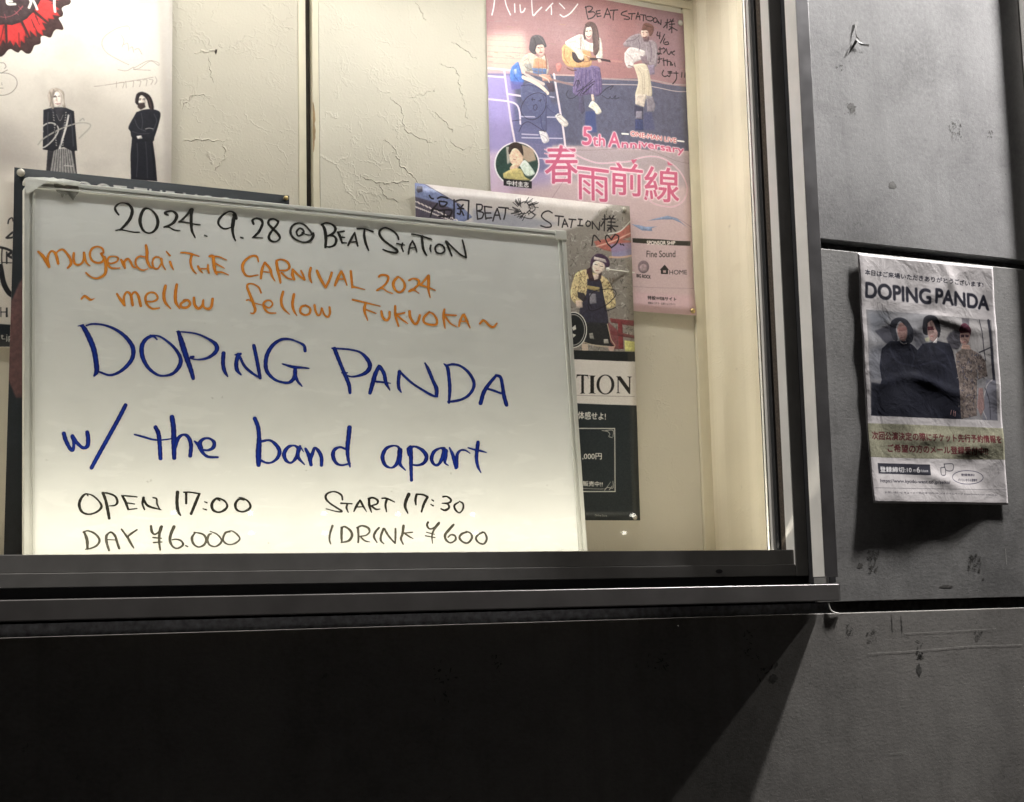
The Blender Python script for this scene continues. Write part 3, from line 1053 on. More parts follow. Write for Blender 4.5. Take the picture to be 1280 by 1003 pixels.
RW = 0.0155
boxL('board_surface', 0.004, BW - 0.004, 0.0, 0.008, 0.004, BH - 0.004, M_BOARD, board)
boxL('rail', 0, BW, -0.0030, 0.012, BH - 0.0065, BH, M_BOARDFR, board, 0.0009)
boxL('rail_lip', 0.002, BW - 0.002, -0.0016, -0.0001, BH - 0.0100, BH - 0.0066, M_BOARDFR, board, 0.0004)
boxL('rail_lip', 0.002, BW - 0.002, -0.0040, -0.0001, BH - 0.0130, BH - 0.0101, M_BOARDFR, board, 0.0006)
for s, x0 in ((0, 0.0), (1, BW)):
    f = lambda a, b: (x0 + a, x0 + b) if s == 0 else (x0 - b, x0 - a)
    a, b = f(0, 0.0075)
    boxL('rail', a, b, -0.0030, 0.012, 0.0, BH - 0.0135, M_BOARDFR, board, 0.0009)
    a, b = f(0.0076, 0.0115)
    boxL('rail_lip', a, b, -0.0012, -0.0001, 0.002, BH - 0.0135, M_BOARDFR, board, 0.0003)
    a, b = f(0.0116, 0.0150)
    boxL('rail_lip', a, b, -0.0028, -0.0001, 0.002, BH - 0.0135, M_BOARDFR, board, 0.0006)
boxL('rail', 0.008, BW - 0.008, -0.0030, 0.012, 0.0, 0.013, M_BOARDFR, board, 0.0009)
boxL('corner_cap', BW - 0.021, BW + 0.0010, -0.0045, 0.013, BH - 0.0155, BH + 0.0010, M_BOARDFR, board, 0.0012)


def on_board(px, py, off=0.0):
    ray = FW * F_PX + RT * (px - 640.0) - UP * (py - 501.5)
    P0 = OR - EY * off
    return ray * ((EY @ P0) / (EY @ ray))


def ribbon(name, strokes, mat, parent, plane, off0, offstep=0.00002):
    """strokes: lists of (x, y, w) in photo px laid as thin ink bands on a surface"""
    vs, fs, uv = [], [], []
    for si, S in enumerate(strokes):
        P = catmull([tuple(p) for p in S], 1.0)
        if len(P) < 2:
            continue
        t0 = (P[0] - P[1])[:2]; t0 /= np.hypot(*t0) + 1e-9
        t1 = (P[-1] - P[-2])[:2]; t1 /= np.hypot(*t1) + 1e-9
        pre, suf = [], []
        for k in (0.96, 0.8, 0.5):
            q = math.sqrt(1 - k * k)
            pre.append((P[0][0] + t0[0] * P[0][2] / 2 * k, P[0][1] + t0[1] * P[0][2] / 2 * k, P[0][2] * q))
            suf.insert(0, (P[-1][0] + t1[0] * P[-1][2] / 2 * k, P[-1][1] + t1[1] * P[-1][2] / 2 * k, P[-1][2] * q))
        P = np.vstack([pre, P, suf])
        off = off0 + si * offstep
        base = len(vs)
        L = 0.0
        for i, p in enumerate(P):
            t = (P[min(i + 1, len(P) - 1)] - P[max(i - 1, 0)])[:2]
            t = t / (np.hypot(*t) + 1e-9)
            nrm = np.array([-t[1], t[0]])
            if i:
                L += np.hypot(*(P[i] - P[i - 1])[:2])
            jit = 1 + 0.05 * math.sin(L * 0.9 + si) + 0.03 * math.sin(L * 2.3)
            for s, v in ((-1, 0.0), (0, 0.5), (1, 1.0)):
                q = p[:2] + nrm * s * p[2] / 2 * jit
                vs.append(tuple(plane(q[0], q[1], off)))
                uv.append((L * 0.6 + si * 7.3, v))
        n = len(P)
        for i in range(n - 1):
            a = base + 3 * i
            fs += [(a, a + 1, a + 4, a + 3), (a + 1, a + 2, a + 5, a + 4)]
    return mesh_obj(name, vs, fs, mat, parent, uvs=uv)


def tile(x0, y0, s, txt, kw=0.95):
    """strokes typed in enlarged-tile pixels -> photo pixels"""
    out = []
    for st in txt.split('|'):
        P = [tuple(float(a) for a in p.split(',')) for p in st.replace(';', ' ').split()]
        out.append([(x0 + p[0] / s, y0 + p[1] / s, p[2] / s * kw if len(p) > 2 else 1.5) for p in P])
    return out


A_ = tile(130, 240, 8, "148,230,16 118,190,26 112,155,24 150,118,16 200,112,14 250,130,26 282,185,34 265,260,34 215,330,30 160,380,20|118,386,14 165,378,16 230,390,12 300,404,12 355,404,12"
 "|440,165,14 400,175,30 368,240,34 362,310,34 390,380,24 440,412,16 490,400,22 530,350,32 538,290,34 515,225,26 470,180,14 425,160,10"
 "|640,232,16 608,212,26 640,196,18 690,196,22 728,235,34 710,290,32 665,330,26 600,354,16|600,354,12 650,355,14 700,380,14 760,390,12"
 "|870,180,36 830,230,24 780,280,22 750,300,18|750,298,16 820,305,14 900,322,14 960,330,16|880,180,40 872,230,32 872,310,32 880,390,28 912,460,14|1004,434,12 1028,444,18")
B_ = tile(260, 250, 8, "250,150,20 285,190,26 270,140,24 220,115,16 160,145,20 115,190,26 105,240,22 140,280,20 180,290,16 230,275,14|262,150,24 252,220,42 245,300,30 258,370,24 275,410,14|325,374,12 350,382,18"
 "|455,240,26 445,205,24 480,185,18 530,200,28 545,240,28 515,310,28 480,350,24 445,378,16|445,378,12 490,378,12 548,382,12"
 "|700,215,24 660,192,16 615,200,24 605,240,26 650,290,26 700,340,28 718,385,24 680,418,18 630,410,24 608,370,28 640,310,24 690,250,24 705,215,22"
 "|945,295,20 915,285,20 885,320,22 900,360,18 935,350,24 958,320,24 945,295,18|940,325,14 970,342,13 1010,352,12 1040,350,14 1055,335,22"
 "|1040,345,18 1020,310,20 970,255,18 910,233,16 850,255,22 825,310,26 845,370,24 900,408,20 960,424,18 1020,410,28 1055,360,28 1050,335,20")
C_ = tile(390, 260, 6.095, "72,130,14 105,115,14 150,125,14 178,155,22 165,190,20 120,215,14|120,212,12 165,215,16 185,245,22 170,285,18 130,298,12 100,290,10|78,125,16 98,170,26 106,240,24 102,300,20"
 "|195,185,14 212,215,22 230,268,14|200,185,12 245,178,14|212,222,12 248,226,12|225,265,12 262,268,12|325,190,14 300,235,20 275,285,16|325,190,14 335,235,16 348,290,16|290,262,10 340,258,10"
 "|345,160,14 400,160,12 465,182,14|400,165,14 398,210,20 410,270,20 432,325,12"
 "|660,240,14 650,210,16 615,175,14 560,152,14 520,170,18 515,205,20 550,250,18 610,295,18 650,325,20 640,342,18 590,335,14 540,318,12"
 "|645,272,12 675,278,12 705,284,10|690,270,14 684,300,14 695,332,12|765,252,12 745,292,16 735,350,14|765,252,14 785,290,16 798,335,14|738,308,10 790,302,10"
 "|760,200,14 820,210,12 910,240,14|838,215,18 840,260,20 850,320,18 875,365,12|905,285,14 900,310,16 905,332,12"
 "|995,285,14 965,278,14 940,300,16 945,335,14 980,348,14 1010,330,16 1005,300,14 985,282,12|1020,255,16 1035,290,18 1065,365,14|1025,255,14 1080,310,14 1130,355,14 1172,378,14|1145,245,12 1160,300,16 1175,378,16")
for w_ in (A_, B_, C_,):
    tag(ribbon('handwriting', w_, M_INK_K, board, on_board, 0.00025), 'black marker line 2024. 9. 28 @ BEAT STATION')
D_ = tile(40, 295, 8, "62,158,24 110,205,38 150,270,40 172,312,30|172,305,26 155,230,30 175,170,24 205,152,22 240,190,32 262,275,32|262,270,20 240,190,18 265,150,20 310,138,22 350,180,28 385,235,30 388,285,32 355,322,18"
 "|418,175,30 415,230,28 430,280,24 470,290,22 505,265,24 520,215,26 520,170,30|522,172,28 530,230,28 550,275,22 580,300,14"
 "|690,178,26 715,165,22 700,125,22 650,108,18 600,130,24 578,185,26 600,245,24 650,270,22 700,260,24 728,210,22|690,180,20 730,240,36 740,320,36 730,380,32 680,418,24 630,425,18 580,405,18 540,370,20"
 "|760,270,16 800,275,18 850,255,20 860,220,20 820,205,14 770,215,22 755,270,28 790,320,22 880,322,12|890,240,24 915,280,40 930,325,20|925,320,20 925,260,26 960,230,26 985,260,26 1010,310,20 1040,320,12"
 "|1130,210,16 1080,205,18 1040,235,24 1040,290,22 1080,335,20 1120,342,16 1155,330,12|1140,95,28 1150,160,36 1150,240,34 1180,310,26 1210,320,14", 0.9)
E_ = tile(180, 295, 8, "150,215,20 110,215,20 85,260,22 100,320,22 140,325,20 175,270,22 165,225,22|175,230,26 185,290,22 215,338,14|225,158,18 260,198,20|260,260,28 275,300,26 295,340,12"
 "|370,168,20 440,172,20 550,205,14|480,185,28 465,250,28 475,310,26 500,355,22 525,378,12|540,305,26 560,345,22 588,372,12|560,330,14 630,330,14|640,292,22 640,330,26 650,372,20"
 "|655,205,26 690,210,36 700,300,36 710,350,30 730,388,18|690,208,24 750,210,16 825,242,12|710,275,22 760,300,16 805,325,10|715,365,26 780,365,18 845,392,12", 0.9)
F_ = tile(290, 305, 8, "265,180,16 250,130,24 210,120,24 150,150,28 105,215,34 120,290,30 165,325,22 260,312,14|325,185,20 300,260,34 288,345,26|330,190,26 380,250,30 400,320,26 430,372,12|310,278,14 375,285,14"
 "|445,180,30 455,250,36 475,330,32 485,390,24|445,170,26 490,155,18 550,180,26 575,230,28 545,265,22 480,265,16|495,290,24 550,340,20 600,355,14|605,255,24 605,310,36 622,355,28|610,260,26 660,310,26 725,360,22|690,270,22 710,310,24 728,360,22"
 "|788,240,28 775,300,30 780,350,28 798,392,12|850,270,30 880,340,34 935,435,26|935,435,28 970,370,28 998,290,28|1090,275,24 1060,340,34 1030,415,28|1095,275,26 1120,330,26 1150,415,14|1060,352,16 1120,352,16", 0.88)
G_ = tile(400, 310, 8, "308,235,28 315,310,28 322,395,26|325,390,22 380,400,18 450,418,10"
 "|590,288,26 610,272,22 660,275,24 685,300,26 665,350,26 625,390,24 570,425,24|570,425,22 620,405,18 670,435,14 730,460,8|780,290,24 740,335,34 735,385,34 770,438,22 810,440,24 845,400,30 840,345,26 800,300,20 765,290,12"
 "|890,325,24 930,308,20 985,325,26 985,365,28 950,400,26 890,435,24|890,438,18 940,425,18 990,455,10|1080,280,26 1050,320,24 1005,370,22|1005,372,24 1080,395,20 1155,425,12|1085,280,34 1085,350,34 1085,420,28 1102,498,10", 0.88)
for w_ in (D_, E_, F_, G_,):
    tag(ribbon('handwriting', w_, M_INK_O, board, on_board, 0.00025), 'orange marker line mugendai THE CARNIVAL 2024')
H_ = tile(90, 345, 6.4, "75,185,16 100,162,20 130,180,24 150,192,18 180,182,6|360,145,18 385,185,26 420,235,24|418,230,20 415,170,20 440,130,18 470,155,24 485,235,24|485,230,18 475,165,16 500,130,18 530,160,24 550,240,26"
 "|595,205,14 650,205,16 685,180,20 665,140,18 620,135,18 590,165,22 595,220,22 640,262,18 700,258,12|748,80,26 735,150,30 745,210,26 790,264,10|838,70,24 828,140,30 830,210,28 862,262,12"
 "|905,200,20 870,225,22 880,252,22 920,252,22 945,225,24 930,198,22 895,196,18|975,175,22 980,230,26 1010,262,24 1040,240,22 1050,195,18|1050,210,14 1055,250,18 1090,265,22 1115,245,24 1125,185,24", 0.9)
I_ = tile(290, 355, 8, "290,90,20 270,40,22 220,5,18 170,0,18 152,30,28 180,110,32 215,200,34 232,260,32 215,295,20 185,292,12|145,165,18 170,160,16 220,190,13 300,212,9"
 "|320,215,18 370,240,20 405,205,20 385,170,18 345,168,22 315,200,26 330,255,26 370,290,22 440,292,12|512,80,30 492,160,32 510,240,28 575,305,10|620,105,30 605,200,32 620,270,26 650,320,10"
 "|735,215,22 690,235,26 685,285,26 730,312,22 775,295,28 780,245,26 735,215,20|825,215,28 835,270,26 860,315,24 885,300,20 895,240,14|900,245,20 925,310,22 960,330,24 980,290,26 975,235,24", 0.88)
J_ = tile(430, 360, 6.095, "65,90,16 130,105,16 275,140,10|165,115,22 155,170,24 180,248,10|165,165,16 245,195,9|285,180,22 295,225,22 325,248,20 345,225,20 348,185,22"
 "|390,140,20 392,210,22 415,292,16|462,190,14 420,200,16 395,205,12|400,205,16 440,240,16 485,272,9|500,180,24 505,225,24 540,275,22 565,255,22 578,210,22"
 "|650,185,18 610,225,22 610,262,20 650,280,18 700,280,20 708,245,20 680,200,16 645,185,12|765,165,20 758,220,24 770,308,12|768,205,14 855,210,14|770,220,16 810,270,14 855,296,8"
 "|905,205,16 885,250,22 875,292,16|915,205,22 935,250,20 960,305,10|885,255,12 945,255,12|1035,272,18 1065,248,20 1110,290,20 1140,298,18 1165,270,14", 0.88)
for w_ in (H_[:1], H_[1:], I_, J_,):
    tag(ribbon('handwriting', w_, M_INK_O, board, on_board, 0.00025), 'orange marker line ~ mellow fellow FUKUOKA ~')
K_ = tile(90, 395, 6.4, "70,80,18 90,90,36 130,160,46 172,260,46 190,350,44 198,440,42 178,480,18|48,82,8 90,72,14|115,78,14 170,65,16 260,75,18 350,110,24 430,170,32 485,250,38 485,330,36 440,400,32 370,455,24 300,475,18 220,450,16"
 "|680,190,14 650,165,18 600,180,30 560,240,38 565,330,38 610,415,30 680,470,22 740,480,18 810,460,26 860,400,36 868,340,34 830,270,26 770,210,20 700,165,16 625,155,12"
 "|852,130,30 880,220,48 915,330,46 950,430,40 970,500,32|835,128,10 900,130,14 1000,145,16 1090,185,20 1150,230,36 1155,280,36 1100,330,24 1030,350,14 980,348,12 945,338,16|950,330,20 972,328,20"
 "|1212,300,36 1208,380,34 1220,440,32 1245,485,14", 0.95)
L_ = tile(240, 400, 6.4, "345,280,14 390,272,20|370,280,36 355,340,36 360,400,34 392,440,14|380,290,22 420,370,24 480,425,22 550,468,14|495,208,32 515,300,32 530,380,32 545,465,26"
 "|905,248,28 895,205,24 840,175,16 780,155,18 710,160,24 640,210,32 595,300,36 595,400,34 650,470,24 720,500,20 780,500,26 820,460,36 825,400,34|720,352,8 770,368,20 820,380,26 870,382,18 935,388,12|822,430,28 845,490,24 880,532,12", 0.95)
M_ = tile(400, 415, 8, "145,170,44 180,260,42 225,370,38 255,440,42 290,530,42 300,610,32|120,165,18 200,170,20 300,178,20 400,205,24 470,270,42 500,340,46 470,400,44 400,435,28 320,450,18 265,435,16|220,410,18 275,410,14"
 "|590,345,38 550,430,48 525,520,46 500,610,40|600,350,40 640,420,40 660,510,38 698,582,16|560,498,20 640,505,20 705,515,10|795,400,40 785,490,36 788,560,34 812,605,14|795,395,22 850,450,26 930,520,24 1040,590,24 1120,635,26 1175,650,16"
 "|1050,312,16 1085,380,36 1130,490,36 1165,570,44 1165,640,36", 0.95)
N_ = tile(500, 430, 8, "440,200,14 475,240,36 490,340,36 498,450,38 490,590,24|480,215,24 530,205,26 600,220,24 680,280,30 735,370,34 735,440,34 690,510,30 620,555,26 540,575,26 480,580,20"
 "|960,320,26 900,390,36 840,480,44 805,595,42|960,315,26 1005,335,34 1025,420,36 1040,520,42 1065,610,42|870,448,22 940,470,24 1025,500,20", 0.95)
for w_ in (K_, L_, M_, N_,):
    tag(ribbon('handwriting', w_, M_INK_B, board, on_board, 0.00025), 'large blue marker line DOPING PANDA')
O_ = tile(60, 495, 8, "158,378,46 180,450,46 225,535,40 250,540,36 258,470,34 245,410,44|245,405,44 290,470,40 350,520,34 395,500,44 402,430,46 392,365,44|775,95,44 700,240,44 600,420,44 500,600,44 435,720,42", 0.95)
P_ = tile(160, 510, 8, "275,195,44 305,260,48 318,380,46 325,505,44|65,268,16 150,290,22 250,318,20 340,322,16 440,308,14|440,95,54 455,200,54 458,320,56 462,500,46|470,400,36 500,310,42 550,270,26 600,290,40 630,370,44 622,480,42"
 "|665,335,18 700,370,36 740,440,36 800,490,28 900,495,20|740,420,22 800,425,24 850,400,40 862,350,40 820,310,24 760,310,28 720,350,44 735,400,36", 0.95)
Q_ = tile(300, 510, 8, "148,108,44 180,190,46 190,280,46 190,360,56 185,450,62 185,570,48|200,340,28 290,325,24 350,360,36 395,430,44 375,500,36 320,545,22 260,550,22 200,520,26"
 "|580,400,38 540,378,20 480,395,36 440,460,44 460,525,36 510,550,22 560,500,38 590,420,42|600,385,28 580,430,40 585,500,36 645,568,14|610,400,18 635,440,10|655,410,28 690,480,44 710,570,36|705,520,34 730,440,38 750,400,26 790,440,40 815,500,40 815,575,34"
 "|1095,200,50 1085,300,48 1075,400,46 1080,500,36 1100,590,18|1050,410,24 1000,395,22 945,420,36 930,480,44 960,550,34 1020,575,20 1100,555,20", 0.95)
R_ = tile(460, 520, 8, "320,350,44 300,310,24 250,300,20 180,330,36 145,410,44 170,490,36 230,520,20 280,490,36 310,420,48 320,345,56|325,400,38 320,480,34 375,545,12|400,330,32 430,310,28 430,400,44 430,500,40 435,645,32|400,340,34 415,390,44"
 "|420,315,26 480,310,24 550,350,40 585,410,44 560,470,36 500,495,22 445,490,20|760,330,42 720,325,22 660,360,36 635,430,40 660,485,28 700,490,28 740,430,42 765,345,48|780,350,42 775,420,38 770,470,24 805,497,10"
 "|815,320,18 850,400,38 880,520,34|890,510,32 890,400,36 920,350,24 970,345,20 1020,375,10|1100,265,38 1090,350,40 1085,430,36 1100,510,30 1130,570,10|1000,320,14 1070,340,22 1130,352,20 1185,368,10", 0.95)
for w_ in (O_, P_, Q_, R_,):
    tag(ribbon('handwriting', w_, M_INK_B, board, on_board, 0.00025), 'blue marker line w/ the band apart')
S1 = tile(85, 600, 8, "200,160,14 180,140,18 135,180,28 112,250,32 140,320,26 210,345,18 290,320,22 335,270,26 310,215,20 250,160,18 190,138,10|350,135,32 375,200,30 395,290,34 412,385,30|340,130,12 400,135,18 470,165,22 495,220,26 470,255,18 410,262,10"
 "|545,165,24 575,220,30 600,290,24|535,158,12 620,165,16 690,172,12|580,230,16 665,242,12|600,298,16 690,288,12|755,180,28 745,240,24 765,298,16|750,185,22 800,260,26 930,300,12|850,180,14 885,190,18 890,240,20 920,300,12|1095,125,38 1090,220,34 1100,310,34 1125,355,18")
T1 = tile(200, 600, 8, "262,135,26 262,235,24|238,125,16 300,125,16 400,140,16|390,150,28 360,220,32 312,340,28|445,220,12 470,230,16|430,290,12 464,300,16"
 "|600,210,12 560,190,22 520,240,32 530,300,28 585,325,18 640,305,26 672,265,24 650,215,20 590,185,16 560,180,8|840,200,18 790,195,22 755,240,28 765,295,24 820,320,18 880,300,26 905,265,24 880,215,20 830,185,16 790,175,8")
U1 = tile(390, 600, 8, "305,200,18 295,155,22 250,125,18 200,120,16 145,145,22 140,190,24 180,235,20 240,275,20 300,315,20 250,318,14 140,290,12|290,235,20 400,240,14|355,240,22 345,280,22 362,325,12|480,205,20 445,260,26 420,315,16|485,210,22 510,260,22 545,318,10|440,272,14 510,270,12"
 "|570,190,24 575,260,26 595,325,12|565,190,22 610,180,20 655,205,24 650,240,20 590,260,14|600,265,20 640,295,20 680,292,10|700,185,16 750,188,18 825,222,12|748,195,26 735,250,24 745,320,12|968,145,38 940,210,34 932,270,30 958,335,14"
 "|1045,150,24 1035,200,26 1040,250,14|1045,145,18 1110,150,20 1155,170,24|1155,175,26 1120,240,28 1095,320,18|1198,200,12 1215,212,14|1188,246,12 1212,260,16")
V1 = tile(480, 600, 8, "590,170,18 630,168,18 670,200,24 650,230,20 580,235,10|600,235,10 640,245,20 650,280,24 610,305,24 570,290,14|745,225,16 705,255,22 715,300,22 755,330,16 790,290,20 790,240,20 755,215,14")
for w_ in (S1[:-1], S1[-1:], T1, U1, V1,):
    tag(ribbon('handwriting', w_, M_INK_K, board, on_board, 0.00025), 'black marker line OPEN 17:00 START 17:30')
S2 = tile(85, 600, 8, "160,520,22 190,600,34 195,690,24|150,525,14 200,510,16 270,540,22 315,600,24 290,655,22 230,685,16 175,695,12|415,530,12 385,560,28 385,620,28 410,705,24|390,545,16 430,525,20 470,560,26 490,620,26 512,685,26|395,598,14 480,602,10"
 "|535,495,18 590,570,24|690,500,16 630,540,22 590,575,20|595,570,24 625,630,26 658,682,14|830,465,26 840,520,28 870,545,18 920,510,22 935,470,32|930,480,38 915,540,28 912,620,26 922,700,18|850,578,16 935,585,12|855,628,16 940,622,12"
 "|1060,470,34 1030,540,32 1020,610,28 1050,670,20 1100,685,18 1150,650,24 1130,610,20 1080,595,16 1040,600,12|1175,658,12 1198,668,14")
T2 = tile(200, 600, 8, "350,530,16 320,580,28 335,640,24 385,672,16 440,650,24 462,600,26 430,545,20 340,525,12|515,540,12 490,550,24 475,600,24 495,650,20 550,668,16 600,640,24 615,600,20 570,545,16 500,515,10"
 "|700,520,16 655,530,22 630,590,22 650,630,20 700,648,14 760,630,20 798,590,18 770,545,20 720,512,14 680,515,10")
U2 = tile(390, 600, 8, "205,460,24 180,540,22 175,600,20 188,642,12|298,480,26 295,560,26 298,625,16|290,480,14 330,470,20 385,510,26 400,560,28 365,610,24 290,628,12|460,490,26 465,570,22 462,625,20|450,480,20 500,460,20 560,480,24 575,520,20 540,555,16 480,565,12|490,575,18 530,610,18 580,622,8"
 "|670,480,20 635,520,24 620,570,24 650,628,12|715,490,24 690,560,24 690,610,22 720,640,10|725,490,20 765,560,22 830,635,16|835,490,20 835,560,22 832,635,16|915,460,28 905,540,26 890,590,24 912,645,14|1005,525,14 950,530,14 915,535,12|920,530,18 960,560,18 1010,588,10")
V2 = tile(480, 600, 8, "440,425,22 430,455,24 455,490,18 500,480,20 550,430,24|545,440,28 500,500,22 480,560,18 485,635,10|425,525,12 505,545,11|415,560,14 510,578,11|695,450,24 650,500,28 612,550,28 620,600,24 665,630,16 715,600,22 710,560,20 670,550,18 640,575,14"
 "|840,520,16 780,540,24 755,580,24 790,622,20 840,630,20 880,580,24 865,535,18 820,515,12|990,525,18 940,550,22 920,590,22 950,630,18 1000,640,20 1028,590,24 1010,535,18 980,520,10")
for w_ in (S2, T2, U2, V2,):
    tag(ribbon('handwriting', w_, M_INK_G, board, on_board, 0.00025), 'faded black marker line DAY and 1 DRINK prices in yen')

# ragged tape on the damaged upper left corner of the frame
rs = random.Random(3)
top = [(31, 223), (36, 221.5), (45, 222), (55, 221.8), (62, 222.5), (67, 222), (72, 224), (79, 223.5), (86, 225), (95, 226.5), (101, 228), (99, 231)]
bot = [(96, 231.5), (92, 232), (87, 231), (80, 232), (75, 230), (68, 229.5), (62, 229), (54, 228.5), (47, 227.5), (39, 228.3), (36, 233), (38, 241), (33, 242), (31, 234)]
P0 = [on_board(x, y, 0.0052) for x, y in top + bot]
cen = on_board(60, 226.6, 0.0066)
mesh_obj('torn_tape_and_shadow', [tuple(cen)] + [tuple(p) for p in P0], [(0, 1 + (i + 1) % len(P0), 1 + i) for i in range(len(P0))], M_TAPE, board)
M_TAPE_SHADOW = mat_plain('painted tape shadow', (0.17, 0.165, 0.14), 0.6, grain=0.25, scale=120)  # cast shadow of the ragged corner, laid on as a grey shape
q = [on_board(x, y, 0.0034) for x, y in ((67, 228), (72, 229.5), (80, 231), (98, 233), (99, 240), (95, 245), (91.5, 251), (92, 243), (88, 242.5), (82, 244.5), (80, 243), (79, 240), (77.5, 248), (76, 243), (71, 240), (68, 234))]
mesh_obj('torn_tape_and_shadow', [tuple(np.mean(q, 0))] + [tuple(p) for p in q], [(0, 1 + (i + 1) % len(q), 1 + i) for i in range(len(q))], M_TAPE_SHADOW, board)


# ================================================================== PRINTED SHEETS IN THE CASE
def T(x0, y0, s, txt):
    return [(x0 + float(p.split(',')[0]) / s, y0 + float(p.split(',')[1]) / s) for p in txt.split()]


def rnd_strokes(S, pts, wd, col, **k):
    for p in pts:
        S.stroke(p, wd, col, **k)


INKK = (28, 24, 28)
# ---- pink guitar poster ------------------------------------------------
DP = 2.3975
PK = Sheet(1.210, 1.6335, 0.5355, 1.1275, DP, 1900, (192, 168, 172))
PK.poly([(595, -20), (875, -5), (872, 112), (795, 100), (604, 93)], (160, 120, 122), tex=0.07, cell=30)
PK.poly([(595, -20), (700, -20), (690, 60), (595, 60)], (158, 112, 116), 0.6, blur=26)
PK.poly([(600, 45), (655, 40), (665, 96), (600, 96)], (232, 195, 180), 0.9, blur=16)  # peach wash of the ceiling spot, painted into the print
PK.poly([(730, 20), (790, 20), (790, 100), (730, 98)], (156, 112, 112), 0.5, blur=22)
PK.poly([(800, 10), (880, 10), (880, 110), (810, 100)], (140, 118, 128), 0.7, blur=22)
for i in range(16):
    y = -8 + i * 7.2
    PK.stroke([(600, y), (690, y + 5), (780, y + 13), (870, y + 25)], 0.7, (140, 100, 104), 0.35)
for i in range(120):
    x, y = RNG.uniform(604, 865), RNG.uniform(8, 90)
    PK.stroke([(x, y), (x + RNG.uniform(3, 10), y + RNG.uniform(-.5, 1.6))], RNG.uniform(.6, 1.6), (150 + RNG.randint(-26, 34), 105 + RNG.randint(-10, 30), 105 + RNG.randint(-10, 30)), 0.4)
# stage side wall below
PK.poly([(600, 92), (690, 93), (745, 99), (800, 99), (830, 106), (875, 112), (875, 190), (745, 186), (700, 184), (600, 170)], (92, 92, 112), tex=0.10, cell=14)
PK.poly([(600, 92), (640, 92), (650, 186), (600, 240)], (172, 158, 214), 0.95, blur=9)  # lavender wash of the same spot, also painted in
PK.poly([(600, 150), (700, 160), (690, 230), (600, 240)], (150, 138, 182), 0.75, blur=16)
PK.poly([(640, 130), (700, 130), (705, 215), (640, 215)], (98, 100, 135), 0.7, blur=6)
PK.poly([(690, 182), (745, 184), (875, 192), (880, 420), (600, 420), (600, 246), (690, 240)], (190, 168, 172), 0.96, blur=2.5)
PK.poly([(690, 182), (800, 187), (875, 194), (875, 235), (700, 226)], (160, 148, 155), 0.8, blur=8)
PK.poly([(600, 190), (625, 190), (640, 250), (600, 250)], (205, 180, 200), 0.85, blur=8)
PK.stroke([(752, 99), (800, 101), (815, 101), (840, 106), (868, 108)], 2.6, (165, 148, 150), 0.9)
PK.stroke([(752, 106), (800, 107), (820, 110), (845, 115), (868, 115)], 1.6, (185, 170, 172), 0.9)
PK.stroke([(690, 94), (722, 95)], 2.2, (200, 170, 165), 0.9)
PK.stroke([(692, 103), (718, 104)], 1.2, (180, 160, 165), 0.8)
for seg in ([(605, 85), (636, 88), (646, 90)], [(605, 95), (630, 97)], [(608, 124), (634, 127), (645, 131), (649, 140), (650, 155)], [(636, 118), (656, 121)]):
    PK.stroke(seg, 3.0, (236, 220, 236), 0.92)
for seg in ([(630, 88), (634, 120), (638, 150), (643, 178)], [(692, 93), (698, 130), (703, 160), (706, 184)]):
    PK.stroke(seg, 3.4, (226, 212, 220), 0.95)
for y, x0, x1 in ((146, 650, 696), (172.5, 652, 702), (198, 660, 706), (168, 652, 672), (121, 686, 692)):
    PK.stroke([(x0, y), (x1, y + 1)], 2.0, (205, 198, 220), 0.85)
# left player
t1 = lambda s_: T(600, 0, 8.357, s_)
t2 = lambda s_: T(720, 0, 8.357, s_)
t3 = lambda s_: T(600, 100, 7.164, s_)
t4 = lambda s_: T(720, 120, 7.167, s_)
PK.poly(t1("330,700 390,650 410,680 440,800 455,860 380,890 320,850 312,760"), (92, 128, 205), blur=.8, smooth=True)
PK.poly(t1("340,730 380,720 385,770 350,785"), (190, 205, 235), .9, blur=1)
PK.poly(t1("315,850 450,860 440,930 330,940"), (110, 105, 175), .8, blur=2)
PK.poly(t3("360,60 430,30 520,40 590,90 640,200 700,300 670,325 600,240 590,470 540,470 525,380 430,260 370,170"), (96, 98, 130), blur=.8, smooth=True, tex=.08)
PK.poly(t1("440,600 520,555 600,590 690,600 705,770 560,790 450,730 425,650"), (205, 192, 178), blur=.7, smooth=True)
PK.poly(t1("560,630 600,600 690,640 695,715 550,715"), (206, 148, 116), .9, blur=1)
PK.poly(t1("535,712 695,722 690,775 560,782"), (92, 112, 158), .9, blur=.8)
PK.poly(t1("460,680 530,660 545,740 490,750"), (150, 148, 148), .8, blur=1.5)
PK.stroke(t1("420,670 460,760 560,830 660,880"), 5, (215, 196, 190), .9)
PK.stroke(t1("450,810 560,860 650,920 700,975"), 6, (240, 214, 200), .95)
PK.stroke(t1("480,760 640,800 800,850 960,890"), 3.6, (150, 122, 122), .95)
PK.poly(t1("640,780 730,780 750,850 650,850"), (205, 150, 130), .85, blur=1.2)
PK.poly(t1("680,870 760,870 780,960 720,960"), (84, 70, 82), .9, blur=1)
PK.poly(t1("515,460 535,390 590,368 650,390 685,460 690,490 660,500 600,470 585,560 545,560 512,520"), (74, 66, 72), blur=.6, smooth=True)
PK.poly(t1("592,480 650,470 672,515 655,585 610,575 578,535"), (224, 186, 172), blur=.6, smooth=True)
PK.stroke(t1("625,545 640,548"), 1.3, (150, 90, 90))
PK.stroke(t1("600,505 622,507"), .8, (100, 76, 78))
PK.stroke(t1("675,570 690,640 695,720"), 2.4, (140, 98, 92), .9)
PK.poly(t3("665,325 705,305 785,385 760,425 715,395"), (222, 212, 208), blur=.5, smooth=True)
PK.poly(t3("522,455 585,465 615,545 560,565"), (222, 214, 220), blur=.5, smooth=True)
